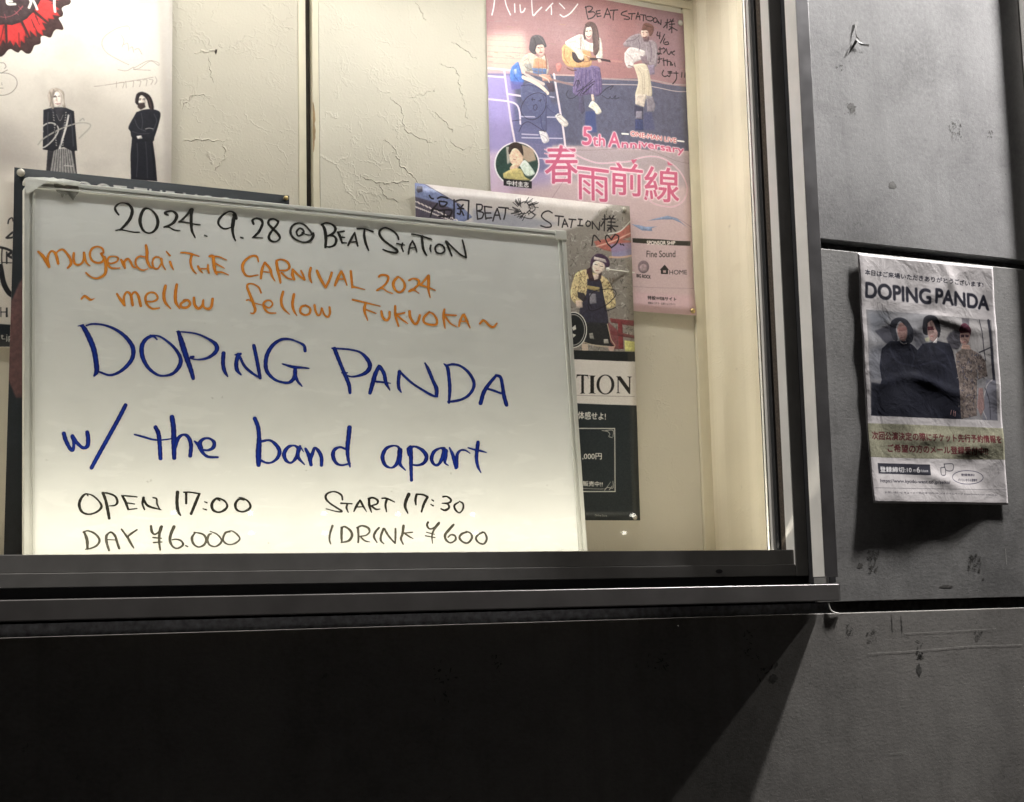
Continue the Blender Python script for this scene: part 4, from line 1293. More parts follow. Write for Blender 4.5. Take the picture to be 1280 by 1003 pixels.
PK.poly(t1("790,670 830,660 855,690 830,755 800,750"), (206, 128, 122), .9, blur=.8)
# middle player
PK.poly(t2("-30,700 60,685 220,700 250,760 265,960 215,1010 130,990 20,1010 -40,960 -20,800"), (112, 98, 134), blur=.7, smooth=True, tex=.18)
for s_ in ("60,730 50,850 70,960", "130,730 140,850 120,980", "190,730 205,860 215,970", "20,760 10,880 0,960"):
    PK.stroke(t2(s_), 1.4, (84, 72, 112), .7)
PK.poly(t1("850,510 880,468 950,510 1060,520 1150,560 1150,690 1040,710 920,700 860,630"), (206, 164, 116), blur=.6, smooth=True)
PK.poly(t2("0,535 90,515 150,540 140,690 60,710 0,690"), (196, 150, 106), .9, blur=1)
PK.poly(t1("955,545 1040,570 1085,630 1020,660 965,620"), (62, 48, 54), blur=.6, smooth=True)
PK.poly(t1("885,440 960,395 1045,365 1075,420 1060,520 1085,600 1040,635 980,545 900,480"), (216, 206, 192), blur=.6, smooth=True)
PK.poly(t2("0,385 60,365 100,430 165,455 225,400 258,430 270,610 212,625 190,560 60,525 0,500"), (220, 210, 198), blur=.6, smooth=True)
PK.stroke(t2("45,370 42,520"), 1.0, (90, 70, 76), .9)
PK.poly(t2("95,590 190,590 230,640 130,640"), (150, 110, 92), .8, blur=1)
PK.stroke(t2("150,620 240,625 350,645"), 3.4, (58, 44, 50), .95)
PK.stroke(t2("360,640 470,652"), 3.6, (176, 130, 126), .95)
PK.poly(t2("68,340 100,250 150,232 200,262 228,350 240,500 205,580 175,560 168,430 130,300 95,300 88,420 72,390"), (88, 62, 60), blur=.6, smooth=True, tex=.15)
PK.poly(t2("88,300 145,285 166,345 148,408 112,412 90,365"), (238, 204, 190), blur=.6, smooth=True)
PK.stroke(t2("110,385 128,390 145,380"), 1.3, (150, 70, 70))
PK.stroke(t2("100,335 118,337"), .8, (90, 60, 60))
PK.poly(t2("215,620 250,625 262,655 230,660"), (230, 205, 190), .9, blur=.8)
PK.poly(t2("150,990 175,990 190,1060 160,1060"), (214, 190, 180), blur=.6)
PK.poly(t4("105,100 135,50 180,75 222,145 180,168 145,125"), (222, 214, 202), blur=.5, smooth=True)
PK.poly(t4("20,0 60,0 75,140 50,170 20,120"), (86, 80, 104), .8, blur=1.5)
PK.poly(t4("80,140 165,140 180,330 70,330"), (70, 78, 122), .85, blur=2)
# right player
PK.poly(t2("480,465 560,385 660,358 720,420 800,430 842,500 832,690 745,700 700,560 560,500 500,490"), (150, 138, 146), blur=.7, smooth=True, tex=.14)
PK.poly(t2("498,560 560,500 690,530 715,555 690,620 600,660 595,700 535,715 500,650"), (214, 204, 204), blur=.7, smooth=True)
PK.poly(t2("660,590 730,590 760,680 690,680"), (128, 112, 122), .9, blur=.8)
PK.poly(t2("740,690 810,680 815,780 760,790"), (138, 126, 150), .9, blur=1)
PK.poly(t2("590,680 700,670 745,720 772,850 775,1020 615,1020 640,850"), (206, 194, 176), blur=.7, smooth=True, tex=.05)
PK.stroke(t2("700,760 705,900 700,1000"), 1.0, (160, 146, 130), .8)
PK.poly(t4("522,-10 625,-10 602,105 524,78"), (206, 192, 182), blur=.6)
PK.poly(t4("515,88 592,108 592,215 545,222 515,170"), (66, 64, 84), blur=.6)
PK.poly(t4("530,140 585,140 585,212 525,205"), (150, 144, 158), .8, blur=1)
PK.poly(t4("620,0 680,10 705,95 690,145 630,145"), (140, 132, 142), .9, blur=.8)
PK.poly(t4("522,215 592,215 596,310 522,310"), (62, 68, 108), .9, blur=1)
PK.poly(t4("600,150 670,150 700,310 600,310"), (80, 82, 116), .7, blur=3)
PK.poly(t2("676,315 700,255 740,245 800,280 800,340 765,385 740,330 690,325"), (118, 86, 80), blur=.6, smooth=True)
PK.poly(t2("672,325 735,325 748,375 705,412 672,370"), (220, 190, 180), blur=.6, smooth=True)
PK.poly(t2("690,395 760,390 750,440 700,440"), (104, 82, 86), .8, blur=1)
# printed-photo detail: faces, folds, strings, shadows under limbs
DKC = (52, 40, 46)
for s_, w_, c_, a_ in (
        ("596,502 612,498", 1.0, DKC, .9), ("634,500 650,498", 1.0, DKC, .9), ("628,505 632,530 626,534", .8, (170, 120, 110), .9), ("618,552 636,556 648,548", 1.1, (150, 70, 76), .95),
        ("590,585 620,600 655,590", 1.6, (150, 110, 104), .8), ("455,640 500,620 520,700 510,760", 1.2, (150, 138, 130), .7), ("600,620 612,690 606,770", 1.0, (140, 96, 80), .6), ("640,610 650,700 645,770", 1.0, (150, 110, 90), .6),
        ("560,400 580,470 560,540", 1.4, (40, 34, 40), .8), ("610,385 650,430 670,470", 1.2, (120, 104, 104), .7), ("430,900 520,890 620,930 690,985", 1.6, (66, 66, 92), .8), ("350,730 360,800 400,850", 1.4, (52, 80, 150), .7),
        ("470,700 560,745 660,760", 1.2, (120, 96, 90), .6), ("620,790 700,830 720,860", 2.2, (232, 200, 184), .8), ("880,520 875,600 920,670", 1.6, (150, 108, 74), .7), ("1000,560 1060,600", .8, (235, 215, 190), .8),
        ("1060,380 1050,450 1070,520", 1.4, (160, 148, 138), .8), ("920,450 990,440 1040,480", 1.2, (170, 156, 146), .7), ("905,715 960,740 1000,735", 2.0, (92, 66, 60), .7)):
    PK.stroke(t1(s_), w_, c_, a_)
for s_, w_, c_, a_ in (
        ("98,332 114,328", 1.0, DKC, .95), ("130,330 148,326", 1.0, DKC, .95), ("122,340 120,362 128,366", .8, (180, 130, 120), .9), ("104,378 124,392 146,380", 1.4, (150, 56, 66), .95), ("110,382 140,382", .7, (240, 230, 226), .9),
        ("90,262 130,285 150,240", 1.2, (60, 40, 40), .8), ("165,300 180,400 178,520", 1.6, (52, 34, 34), .8), ("200,300 215,400 212,520", 1.4, (122, 90, 82), .6), ("95,300 85,360 95,410", 1.4, (60, 40, 40), .9),
        ("20,400 60,440 90,520", 1.2, (168, 156, 146), .8), ("230,430 240,520 235,600", 1.2, (168, 156, 146), .8), ("120,460 150,490 160,520", 1.0, (170, 158, 148), .7), ("0,560 60,570 140,600", .8, (240, 225, 200), .8),
        ("20,620 80,650 140,640", 1.2, (120, 82, 60), .8), ("100,740 95,860 110,990", 1.6, (78, 66, 104), .8), ("160,740 170,860 160,980", 1.2, (146, 132, 166), .7), ("225,760 240,880 235,980", 1.4, (80, 68, 106), .8), ("30,760 0,880 -20,960", 1.4, (146, 132, 166), .6),
        ("684,345 700,342", .9, DKC, .9), ("722,342 738,345", .9, DKC, .9), ("700,350 696,372 704,376", .8, (170, 120, 112), .9), ("690,392 712,396 730,388", 1.2, (110, 64, 66), .9), ("700,262 740,280 790,290", 1.2, (80, 56, 52), .8),
        ("520,440 600,420 650,380", 1.2, (108, 98, 108), .8), ("640,420 660,480 650,530", 1.4, (106, 96, 106), .8), ("760,440 780,540 770,650", 1.6, (106, 96, 108), .8), ("720,450 730,540 740,640", 1.2, (186, 176, 184), .7), ("800,460 825,540 815,660", 1.2, (180, 170, 178), .6),
        ("520,560 560,600 600,640", 1.4, (168, 158, 160), .8), ("600,560 650,570 690,590", 1.2, (236, 228, 228), .8), ("540,690 580,700", 1.8, (120, 100, 100), .8), ("640,720 680,800 690,1000", 1.2, (168, 156, 140), .8), ("740,740 755,860 750,1000", 1.4, (168, 156, 138), .8), ("660,700 700,730 740,730", 1.2, (232, 222, 208), .7)):
    PK.stroke(t2(s_), w_, c_, a_)
for s_, w_, c_, a_ in (("560,140 600,250 680,310", 1.2, (70, 70, 100), .8), ("430,100 520,120 590,110", 1.2, (120, 122, 150), .7), ("540,330 550,420 575,465", 1.2, (66, 68, 98), .8), ("690,330 730,360 770,395", .9, (150, 140, 140), .9), ("540,490 580,510 600,540", .9, (150, 140, 146), .9),
                       ("690,320 715,312", 1.4, (90, 80, 90), .8), ("525,455 580,462", 1.4, (90, 80, 90), .8)):
    PK.stroke(t3(s_), w_, c_, a_)
rsd = np.random.RandomState(77)
for i in range(420):
    x, y = rsd.uniform(640, 860), rsd.uniform(28, 185)
    q = rsd.uniform(.5, 1.3)
    g = rsd.randint(-1, 2)
    PK.stroke([(x, y), (x + rsd.uniform(-2, 3), y + rsd.uniform(-1, 2))], q, (205, 190, 190) if g > 0 else (70, 60, 80), .16)
# inset circle
ci = [(631 + 0 + 26.5 * math.cos(a) - 0.5, 205.5 + 26 * math.sin(a)) for a in np.linspace(0, 2 * math.pi, 40, endpoint=False)]
ci = [(x + 15, y) for x, y in ci]
ci0 = [((x - 645.5) * 1.07 + 645.5, (y - 205.5) * 1.07 + 205.5) for x, y in ci]
PK.poly(ci0, (236, 226, 228), .9)
PK.poly(ci, (52, 72, 66), tex=.25, cell=18)
PK.poly(T(600, 100, 7.164, "230,600 260,600 270,740 240,760"), (200, 190, 180), .8, blur=1.5)
PK.poly(T(600, 100, 7.164, "370,580 470,620 500,720 430,740 370,700"), (200, 170, 150), .8, blur=2)
PK.poly(T(600, 100, 7.164, "255,650 310,610 370,660 380,740 330,780 270,740"), (232, 196, 172), blur=.6, smooth=True)
PK.poly(T(600, 100, 7.164, "250,640 265,580 320,560 370,590 385,680 365,660 330,620 290,620 260,670"), (62, 50, 46), blur=.6, smooth=True)
PK.stroke(T(600, 100, 7.164, "295,712 312,716"), .9, (140, 84, 80))
PK.poly(T(600, 100, 7.164, "260,790 300,750 345,760 330,800 280,830"), (226, 188, 164), blur=.6, smooth=True)
PK.poly(T(600, 100, 7.164, "350,770 400,720 480,820 480,850 410,860"), (206, 216, 206), blur=.7, smooth=True)
PK.poly(T(600, 100, 7.164, "200,840 280,800 360,800 400,870 440,900 230,890"), (208, 190, 128), .9, blur=1.2, smooth=True)
PK.poly(T(600, 100, 7.164, "205,885 460,910 458,975 207,948"), (40, 36, 40))
PK.text('中村圭志', *T(600, 100, 7.164, "235,900 430,918 237,948"), (230, 225, 225), bold=.8)
# titles
CP, CO = (192, 98, 128), (240, 216, 224)
for s_, w_ in (("575,625 700,650 855,690", 0), ("575,660 700,690 850,712", 0), ("565,715 700,735 860,760", 0)):
    PK.stroke(t3(s_), 2.2, CO); PK.stroke(t3(s_), 1.0, CP)
PK.text('春', *T(600, 100, 7.164, "578,588 872,590 575,930"), CP, bold=1.4, outline=CO, ow=2.8)
PK.text('雨', *T(720, 120, 7.167, "4,632 285,668 8,925"), CP, bold=1.4, outline=CO, ow=2.8)
PK.text('前', *T(720, 120, 7.167, "300,590 590,620 300,880"), CP, bold=1.4, outline=CO, ow=2.8)
PK.text('線', *T(720, 120, 7.167, "605,630 915,655 605,940"), CP, bold=1.4, outline=CO, ow=2.8)
sw = t4("-120,450 -10,525 90,575 200,605 330,600 470,590 560,560 660,545 760,560 860,620 940,710 985,830 960,930 880,990 780,990 680,960 620,900")
PK.stroke(sw, 2.3, CO, .9); PK.stroke(sw, .9, (176, 110, 140), .8)
PK.poly(t4("485,575 540,572 505,618"), CP); PK.poly(t4("810,590 860,625 815,625"), CP)
PK.text('5', *T(720, 120, 7.167, "55,280 135,285 50,440"), CP, bold=2.0, outline=CO, ow=2)
PK.text('th', *T(720, 120, 7.167, "145,345 250,352 145,450"), CP, bold=1.5, outline=CO, ow=2)
PK.text('A', *T(720, 120, 7.167, "285,325 390,335 282,460"), CP, bold=1.8, outline=CO, ow=2)
PK.text('nni', *T(720, 120, 7.167, "402,402 570,414 402,466"), CP, bold=1.3, outline=CO, ow=1.8)
PK.text('versary', *T(720, 120, 7.167, "575,418 955,482 575,480"), CP, bold=1.3, outline=CO, ow=1.8)
PK.text('ONE-MAN LIVE', *T(720, 120, 7.167, "482,318 890,385 480,360"), (190, 110, 120), bold=.8, outline=(240, 225, 220), ow=1.6)
PK.stroke(t4("405,342 460,346"), 2.6, (240, 228, 226)); PK.stroke(t4("900,406 955,414"), 2.6, (240, 228, 226))
PK.stroke([(715, 188), (745, 188), (790, 186), (815, 190), (845, 202), (866, 206)], .7, (120, 100, 110), .7)
PK.stroke([(688, 250), (700, 232), (706, 222)], .7, (120, 100, 110), .6)
# white marker kana at the top, black marker notes
for s_ in ("150,-10 140,80 122,160", "255,-10 275,70 315,158", "358,45 360,90 362,132", "415,55 418,100 425,132 450,125 468,92", "535,-10 540,80 552,165 590,130 640,80", "755,38 720,75 685,115", "738,70 742,110 742,155",
           "825,40 850,65 878,95", "832,158 870,180 930,150 980,95 1015,48"):
    PK.stroke(t1(s_), 2.0, (240, 232, 232))
for s_ in ("95,75 105,140 120,205", "90,85 130,70 165,85 150,115 120,130", "125,135 175,130 195,155 165,190 120,205", "205,125 215,180", "205,122 245,115", "210,150 245,145", "215,180 255,172", "320,95 300,150 285,190", "320,95 340,140 355,195", "295,155 345,155",
           "350,115 430,110", "390,115 382,160 380,215", "525,120 480,135 465,158 500,170 550,190 540,208 495,205", "540,150 610,148", "578,150 570,210", "640,135 625,180 618,205", "640,140 655,180 660,215", "625,180 660,180",
           "665,160 720,165", "698,165 695,225", "720,175 725,210", "735,180 780,182 800,205 770,225 735,215", "820,190 800,205 805,235 830,238 838,210 820,190", "845,225 850,250", "845,225 875,262", "880,215 878,262",
           "925,245 960,242", "945,210 940,300", "940,255 905,295", "965,235 1010,228", "975,212 985,230", "1005,205 995,225", "965,262 1020,258", "990,230 990,350", "985,290 1045,325", "970,285 1000,300", "960,320 985,300",
           "845,340 838,375 870,382", "868,345 862,410", "915,365 895,410 872,455", "918,410 905,445 920,470 955,468 950,445 920,450",
           "868,500 868,560 850,575 845,560 885,570", "855,520 900,515", "905,505 925,530 905,560", "935,515 945,560 965,575 985,545", "1020,540 990,560 1015,582",
           "860,600 860,655 848,665", "850,625 890,620", "905,615 910,690", "900,640 935,635", "945,630 945,690", "940,650 975,650 975,690", "985,660 990,690 1000,680", "1018,665 1025,700",
           "905,740 890,780 915,805 950,795", "950,755 990,755", "955,770 995,770", "975,750 970,800 955,805", "1010,770 1055,772", "1035,755 1040,820 1020,860 1000,880", "1095,765 1088,815", "1128,770 1122,815"):
    PK.stroke(t2(s_), 1.7, INKK, .95)
SG = (52, 48, 62)
for s_ in ("590,200 580,140 510,118 430,150 375,220 365,290 420,350 500,350 570,280 592,200", "345,465 380,400 430,378 490,410 580,470", "455,175 490,178", "520,190 550,180", "480,230 500,222 508,250 490,275 475,255 480,230", "285,370 360,360", "470,160 465,190", "540,175 535,200"):
    PK.stroke(t3(s_), 1.0, SG, .85)
for s_ in ("785,95 770,130 790,165 840,160 900,100 920,60", "835,60 860,10 880,20 870,70", "890,140 940,60 1003,0", "920,130 980,70 1003,40"):
    PK.stroke(t3(s_), 1.1, SG, .85)
for s_ in ("0,900 20,840 40,900", "10,960 80,920 190,850", "60,985 120,930 180,880", "245,990 310,930 380,900 350,940"):
    PK.stroke(t2(s_), 1.2, SG, .9)
for s_ in ("225,0 280,30 300,10", "300,20 320,30 350,0 340,30 380,20"):
    PK.stroke(t4(s_), 1.1, SG, .85)
# sponsor block
t8 = lambda s_: T(770, 250, 6.27, s_)
PK.poly(t8("238,165 300,148 400,125 470,145 560,225 500,180 440,155 350,155"), (126, 146, 182), .9, blur=.7)
PK.poly(t8("115,190 180,200 230,212 320,210 275,222 280,245 200,240"), (126, 146, 182), .9, blur=.7)
PK.stroke(t8("400,128 500,160 620,245"), .8, (120, 110, 125), .7)
PK.poly(t8("125,300 350,310 480,322 577,325 575,362 470,358 350,352 127,335"), (48, 46, 42))
PK.text('SPONSOR SHIP', *t8("238,322 458,324 238,350"), (225, 215, 210), bold=.9)
PK.text('Fine Sound', *t8("236,398 460,398 236,450"), (62, 56, 56), bold=.3)
for a, r in ((0, 1.0),):
    PK.poly([(770 + (212 + 44 * math.cos(q)) / 6.27, 250 + (525 + 50 * math.sin(q)) / 6.27) for q in np.linspace(0, 6.283, 24)], (120, 104, 112), blur=.6)
    PK.poly([(770 + (212 + 30 * math.cos(q)) / 6.27, 250 + (532 + 32 * math.sin(q)) / 6.27) for q in np.linspace(0, 6.283, 20)], (164, 144, 150), blur=.8)
PK.text('BIG ROCK', *t8("158,580 268,592 158,606"), (60, 54, 56), bold=.8)
PK.poly(t8("340,548 378,508 410,548 404,552 404,582 348,580 348,552"), (34, 32, 34))
PK.poly(t8("365,552 388,552 388,572 365,571"), (170, 150, 150))
PK.text('HOME', *t8("414,550 550,550 414,585"), (66, 60, 64), bold=.3)
PK.stroke(t8("130,680 350,690 600,695"), .7, (140, 122, 126), .8)
PK.poly(t8("130,720 300,740 600,750 590,960 135,960"), (212, 168, 182), .35, blur=8)
PK.text('特設WEBサイト', *t8("240,752 462,766 240,782"), (50, 44, 48), bold=.7)
PK.text('情報はコチラ・公演フォトサイト', *t8("240,800 455,812 240,818"), (90, 80, 84), bold=.3)
img_pk = PK.finish('guitar poster print', 1.15, 0.07, 3)


def wavy(ax, ay, seed, curl_r=0.0, curl_b=0.0, base=0.0006):
    def fn(u, v):
        y = base + ax * (math.sin(u * 5 + seed) * math.cos(v * 4 + seed * 2) + 1) + ay * (math.sin(v * 9 + seed * 3) + 1) * 0.5
        y += curl_r * max(0, (u - 0.8) / 0.2) ** 2 * (0.6 + 0.4 * math.sin(v * 3 + 1)) + curl_b * max(0, (v - 0.85) / 0.15) ** 2 * (0.3 + 0.7 * u)
        return (0.0, y, 0.0)
    return fn


o = sheet_mesh('poster', 1.210, 1.6335, 0.5355, 1.1275, DP, wavy(0.0010, 0.0006, 1.0, 0.002, 0.006), 24, 32, [mat_print('glossy guitar poster', img_pk), M_PAPER], 0.0003)
tag(o, 'pink poster of three seated guitar players signed in marker, upper right in the case', 'poster')

# ---- black and white poster of the single singer ------------------------
DB = 2.3900
b1, b2, b3 = on_plane(518, 229, DB), on_plane(784.5, 259, DB), on_plane(799, 651, DB)
BX0, BX1, BZ0, BZ1 = b1[0], b3[0], b3[2], (b1[2] + b2[2]) / 2
BT = Sheet(BX0, BX1, BZ0, BZ1, DB, 1900, (190, 184, 182))
u4 = lambda s_: T(680, 230, 6.4, s_)
u5 = lambda s_: T(700, 270, 5.572, s_)
u3 = lambda s_: T(500, 210, 9.143, s_)
BT.poly([(510, 225), (700, 240), (800, 260), (800, 450), (510, 440)], (188, 180, 178), tex=.05, cell=40)
BT.poly([(516, 227), (526, 228), (574, 256), (590, 272), (540, 300), (516, 300)], (118, 126, 160), blur=1)
BT.poly([(516, 246), (545, 254), (566, 262), (566, 300), (516, 300)], (72, 64, 74), .9, blur=1.5)
for i in range(22):
    BT.stroke([(518 + i * 2.4 + (i % 2), 252 + i * 1.1), (519.4 + i * 2.4 + (i % 2), 253 + i * 1.1)], 2.2, (214, 204, 200), .9)
    BT.stroke([(519 + i * 2.6, 259 + i * 1.0), (520 + i * 2.6, 260 + i * 1.0)], 2.2, (214, 204, 200), .9)
BT.poly(u3("190,215 250,215 255,275 200,290 180,260"), (58, 50, 62), .9, blur=1)
BT.stroke([(519, 229), (530, 231), (575, 257)], 1.6, (88, 84, 100), .8)
BT.poly([(590, 262), (640, 268), (700, 280), (640, 290), (590, 280)], (130, 134, 150), .6, blur=5)
# foliage right
rs = np.random.RandomState(5)
BT.poly([(700, 290), (735, 280), (752, 262), (775, 252), (800, 258), (800, 450), (700, 450)], (128, 122, 116), .95, blur=4)
for i in range(1400):
    x, y = rs.uniform(702, 800), rs.uniform(258, 448)
    if y < 290 and x < 745:
        continue
    g = rs.choice([62, 84, 110, 150, 178])
    s = rs.uniform(.6, 2.2)
    a = rs.uniform(0, 3.14)
    BT.stroke([(x, y), (x + s * 2 * math.cos(a), y + s * 2 * math.sin(a))], s * .8, (g + 4, g, g - 4), .55)
BT.poly(u5("230,180 330,160 480,60 490,150 420,170 480,180 490,230 380,260 300,240 250,215"), (166, 92, 84), .85, blur=1.5)
BT.poly(u5("340,200 490,190 495,290 360,300"), (138, 132, 170), .8, blur=2)
BT.stroke(u5("340,290 420,292 500,280"), 3, (206, 168, 140), .8)
BT.stroke(u5("330,130 410,110 480,40"), 1.8, (206, 204, 200), .9)
BT.stroke(u5("250,215 360,180 490,120"), 2.2, (214, 176, 160), .8)
BT.poly(u5("340,715 515,735 515,775 350,745"), (118, 58, 62), .95, blur=.5)
BT.poly(u5("395,740 425,745 435,930 400,930"), (118, 54, 58), .95, blur=.5)
BT.poly(u5("345,800 515,840 515,860 350,830"), (104, 56, 58), .9, blur=.5)
BT.poly(u5("440,870 515,880 515,950 445,945"), (206, 204, 128), .9, blur=1)
BT.poly(u5("330,740 395,800 400,930 345,930"), (122, 66, 70), .8, blur=1)
# singer
BT.poly(u5("80,470 110,400 180,375 230,400 290,420 340,470 380,590 370,640 300,640 250,560 150,620 90,600 70,540"), (206, 188, 146), blur=.7, smooth=True)
for i in range(170):
    x, y = rs.uniform(84, 190), rs.uniform(385, 600)
    if i % 2:
        x, y = rs.uniform(285, 372), rs.uniform(430, 640)
    p = u5("%f,%f %f,%f" % (x, y, x + rs.uniform(-8, 8), y + rs.uniform(3, 10)))
    BT.stroke(p, 1.0, (84, 66, 50), .8)
BT.poly(u5("185,440 270,440 300,560 330,720 310,755 150,740 135,650 180,540"), (54, 52, 66), blur=.7, smooth=True)
BT.poly(u5("185,485 272,500 270,530 185,510"), (190, 170, 110), .8, blur=.6)
BT.poly(u5("200,540 245,545 250,610 205,615"), (170, 166, 172), .7, blur=1)
BT.poly(u5("150,740 330,750 345,880 370,910 170,890 160,830"), (44, 44, 46), blur=.6)
BT.stroke(u5("325,755 350,860 372,912 250,905 160,880"), 1.4, (190, 174, 150), .9)
BT.poly(u5("200,820 225,815 235,860 205,855"), (176, 172, 164), .8, blur=.6); BT.poly(u5("300,860 330,860 335,890 302,890"), (196, 190, 180), .8, blur=.6)
BT.poly(u5("205,360 215,300 260,265 320,290 340,340 320,360 250,320 220,345 195,400 180,395"), (66, 48, 70), blur=.6, smooth=True)
BT.poly(u5("180,375 215,355 225,420 260,410 290,370 280,440 250,460 200,450"), (60, 42, 48), .9, blur=.8)
BT.poly(u5("232,285 310,305 320,330 230,305"), (206, 196, 190), .9, blur=.5)
BT.poly(u5("225,330 250,315 300,335 305,370 270,405 240,400 222,370"), (224, 204, 192), blur=.6, smooth=True)
BT.stroke(u5("238,340 256,344"), 1.1, (60, 46, 50)); BT.stroke(u5("275,352 292,356"), 1.1, (60, 46, 50)); BT.stroke(u5("245,382 262,385"), 1.0, (150, 80, 80))
BT.poly(u5("225,410 265,410 262,440 235,450"), (220, 198, 188), .95, blur=.6)
BT.poly(u5("105,590 150,590 155,640 110,640"), (206, 184, 174), .9, blur=.8)
BT.poly(u5("118,530 165,540 185,580 160,600 120,570"), (48, 44, 52), .9, blur=.8)
BT.poly(u5("150,890 190,893 195,945 150,940"), (196, 176, 160), .9); BT.poly(u5("330,910 375,915 365,945 335,940"), (190, 160, 150), .9)
cc = [(700 + (90 + 92 * math.cos(q)) / 5.572, 270 + (795 + 122 * math.sin(q)) / 5.572) for q in np.linspace(0, 6.283, 40)]
BT.poly(cc, (34, 36, 38)); BT.stroke(cc, 1.5, (214, 212, 206))
cc = [(700 + (90 + 78 * math.cos(q)) / 5.572, 270 + (795 + 106 * math.sin(q)) / 5.572) for q in np.linspace(0, 6.283, 40)]
BT.stroke(cc, 1.0, (196, 194, 190))
for s_ in ("80,780 105,760 110,790 90,800", "85,820 110,830 90,850"):
    BT.poly(u5(s_), (206, 204, 198))
for s_ in ("215,640 195,590 230,530 320,512 372,520 378,560 320,620 250,655 205,660 190,620", "300,600 310,660 345,655 380,640"):
    BT.stroke(u5(s_), 1.2, (30, 26, 30))
# black base, white band, text
BT.poly([(700, 437.5), (805, 441), (805, 460), (700, 460)], (34, 36, 38))
BT.poly([(700, 448.5), (806, 453.5), (806, 508), (700, 503.5)], (206, 200, 196))
BT.poly([(510, 503.6), (700, 503.6), (806, 508), (806, 660), (510, 660)], (38, 44, 48), tex=.06, cell=40)


def serif_T(x, y, w_, h, col):
    BT.poly([(x, y), (x + w_, y + .7), (x + w_, y + h * .26), (x + w_ - .8, y + h * .1), (x + w_ * .62, y + 1.6), (x + w_ * .62, y + h - 1), (x + w_ * .75, y + h), (x + w_ * .27, y + h), (x + w_ * .40, y + h - 1), (x + w_ * .40, y + 1.5), (x + .8, y + h * .1), (x, y + h * .24)], col)


KB = (30, 28, 28)
v4 = lambda s_: T(680, 380, 3.345, s_)
serif_T(720.3, 468.3, 14.5, 24, KB)
BT.poly(v4("185,300 215,301 207,306 207,372 215,376 184,375 192,371 192,304"), KB)
cx, cy = 680 + 254 / 3.345, 380 + 338 / 3.345
BT.poly([(cx + 11.0 * math.cos(q), cy + .0 + 12.4 * math.sin(q)) for q in np.linspace(0, 6.283, 40)], KB)
BT.poly([(cx + 7.4 * math.cos(q), cy + 11.3 * math.sin(q)) for q in np.linspace(0, 6.283, 40)], (206, 200, 196))
BT.poly(v4("298,304 316,304 350,352 350,310 342,305 362,306 355,310 355,378 350,378 308,318 308,370 316,375 298,374 304,370 304,310"), KB)
BT.stroke([(718, 494.3), (791, 496.4)], .7, (120, 114, 110))
BT.text('体感せよ!', *v4("140,450 255,455 140,482"), (214, 210, 204), bold=.6)
BT.stroke(v4("155,785 294,785"), 1.5, (190, 188, 182))
BT.stroke(v4("292,522 294,785"), 1.6, (190, 188, 182)); BT.stroke(v4("140,521 292,522"), 1.6, (190, 188, 182)); BT.stroke(v4("160,772 245,774 262,764 275,745"), .8, (180, 178, 172))
for s_ in ("240,530 262,534 272,545 268,555 282,560", "255,530 285,530 285,556", "250,780 262,768 285,770 285,742", "270,778 282,762"):
    BT.stroke(v4(s_), 1.2, (170, 168, 162))
BT.text(',000円', *v4("158,625 238,625 158,652"), (214, 210, 204), bold=.4)
BT.text('販売中!!', *v4("160,741 242,744 160,762"), (214, 210, 204), bold=.5)
BT.text('Online Store', *v4("209,880 260,882 209,888"), (150, 148, 144), bold=.1)
# marker note across the top
for s_ in ("330,320 350,350 375,358", "425,352 470,335 540,352", "440,385 530,400 500,440 455,440 440,385", "350,490 400,440 420,410", "340,560 370,480 420,480", "430,490 580,490 560,570", "440,560 560,555", "500,490 495,570",
           "612,370 612,450 610,580", "630,385 690,370 780,380", "780,380 775,480 770,590", "650,425 680,460", "715,425 690,455", "655,470 720,470", "690,455 680,530 650,525", "700,500 720,545"):
    BT.stroke(u3(s_), 2.4, INKK)
for s_ in ("870,420 872,500 880,590", "870,420 930,430 925,480 885,495", "890,500 945,520 930,575 880,590", "960,450 965,520 975,590", "955,445 1040,455", "965,520 1030,520", "975,580 1040,575", "1105,470 1075,540 1055,610", "1105,470 1125,530 1140,590",
           "1075,545 1130,545", "1120,455 1230,465", "1200,465 1195,530 1180,590"):
    BT.stroke(u3(s_), 2.2, INKK)
for s_ in ("60,235 30,220 -8,232 -25,262 0,290 45,320 50,345 10,350 -30,338", "85,258 150,265", "115,262 110,335", "160,285 140,350", "160,285 185,345", "145,325 180,325", "195,285 250,290", "222,290 210,352", "270,285 300,288", "285,288 280,335", "265,336 305,338",
           "345,298 330,320 340,342 362,335 365,310 345,298", "380,305 382,360", "380,305 430,372", "440,310 435,370", "460,285 500,288", "480,252 475,378", "475,300 450,340", "500,280 560,285", "515,262 525,280", "548,260 538,278", "505,308 560,312", "500,335 580,345",
           "530,285 528,385", "500,380 522,350", "535,350 560,378", "505,355 520,365", "378,495 395,415 445,465", "530,450 500,415 485,435 500,480 528,510", "530,450 560,412 588,430 570,480 530,515", "600,485 606,492", "618,490 626,496"):
    BT.stroke(u4(s_), 2.1, INKK)
for i in range(46):
    a = rs.uniform(0, 6.283); r0 = rs.uniform(4, 9); r1 = r0 + rs.uniform(3, 9)
    BT.stroke([(655 + r0 * 1.2 * math.cos(a), 262 + r0 * math.sin(a)), (655 + r1 * 1.3 * math.cos(a + .25), 262 + r1 * math.sin(a + .25))], 1.1, (34, 32, 34), .9)
for s_ in ([(648, 256), (656, 253), (662, 262), (654, 268), (648, 262)], [(660, 268), (668, 262), (664, 254)], [(650, 271), (662, 274), (668, 270)]):
    BT.stroke(s_, 1.4, (34, 32, 34), .9)
img_bt = BT.finish('singer poster print', 1.15, 0.07, 5)
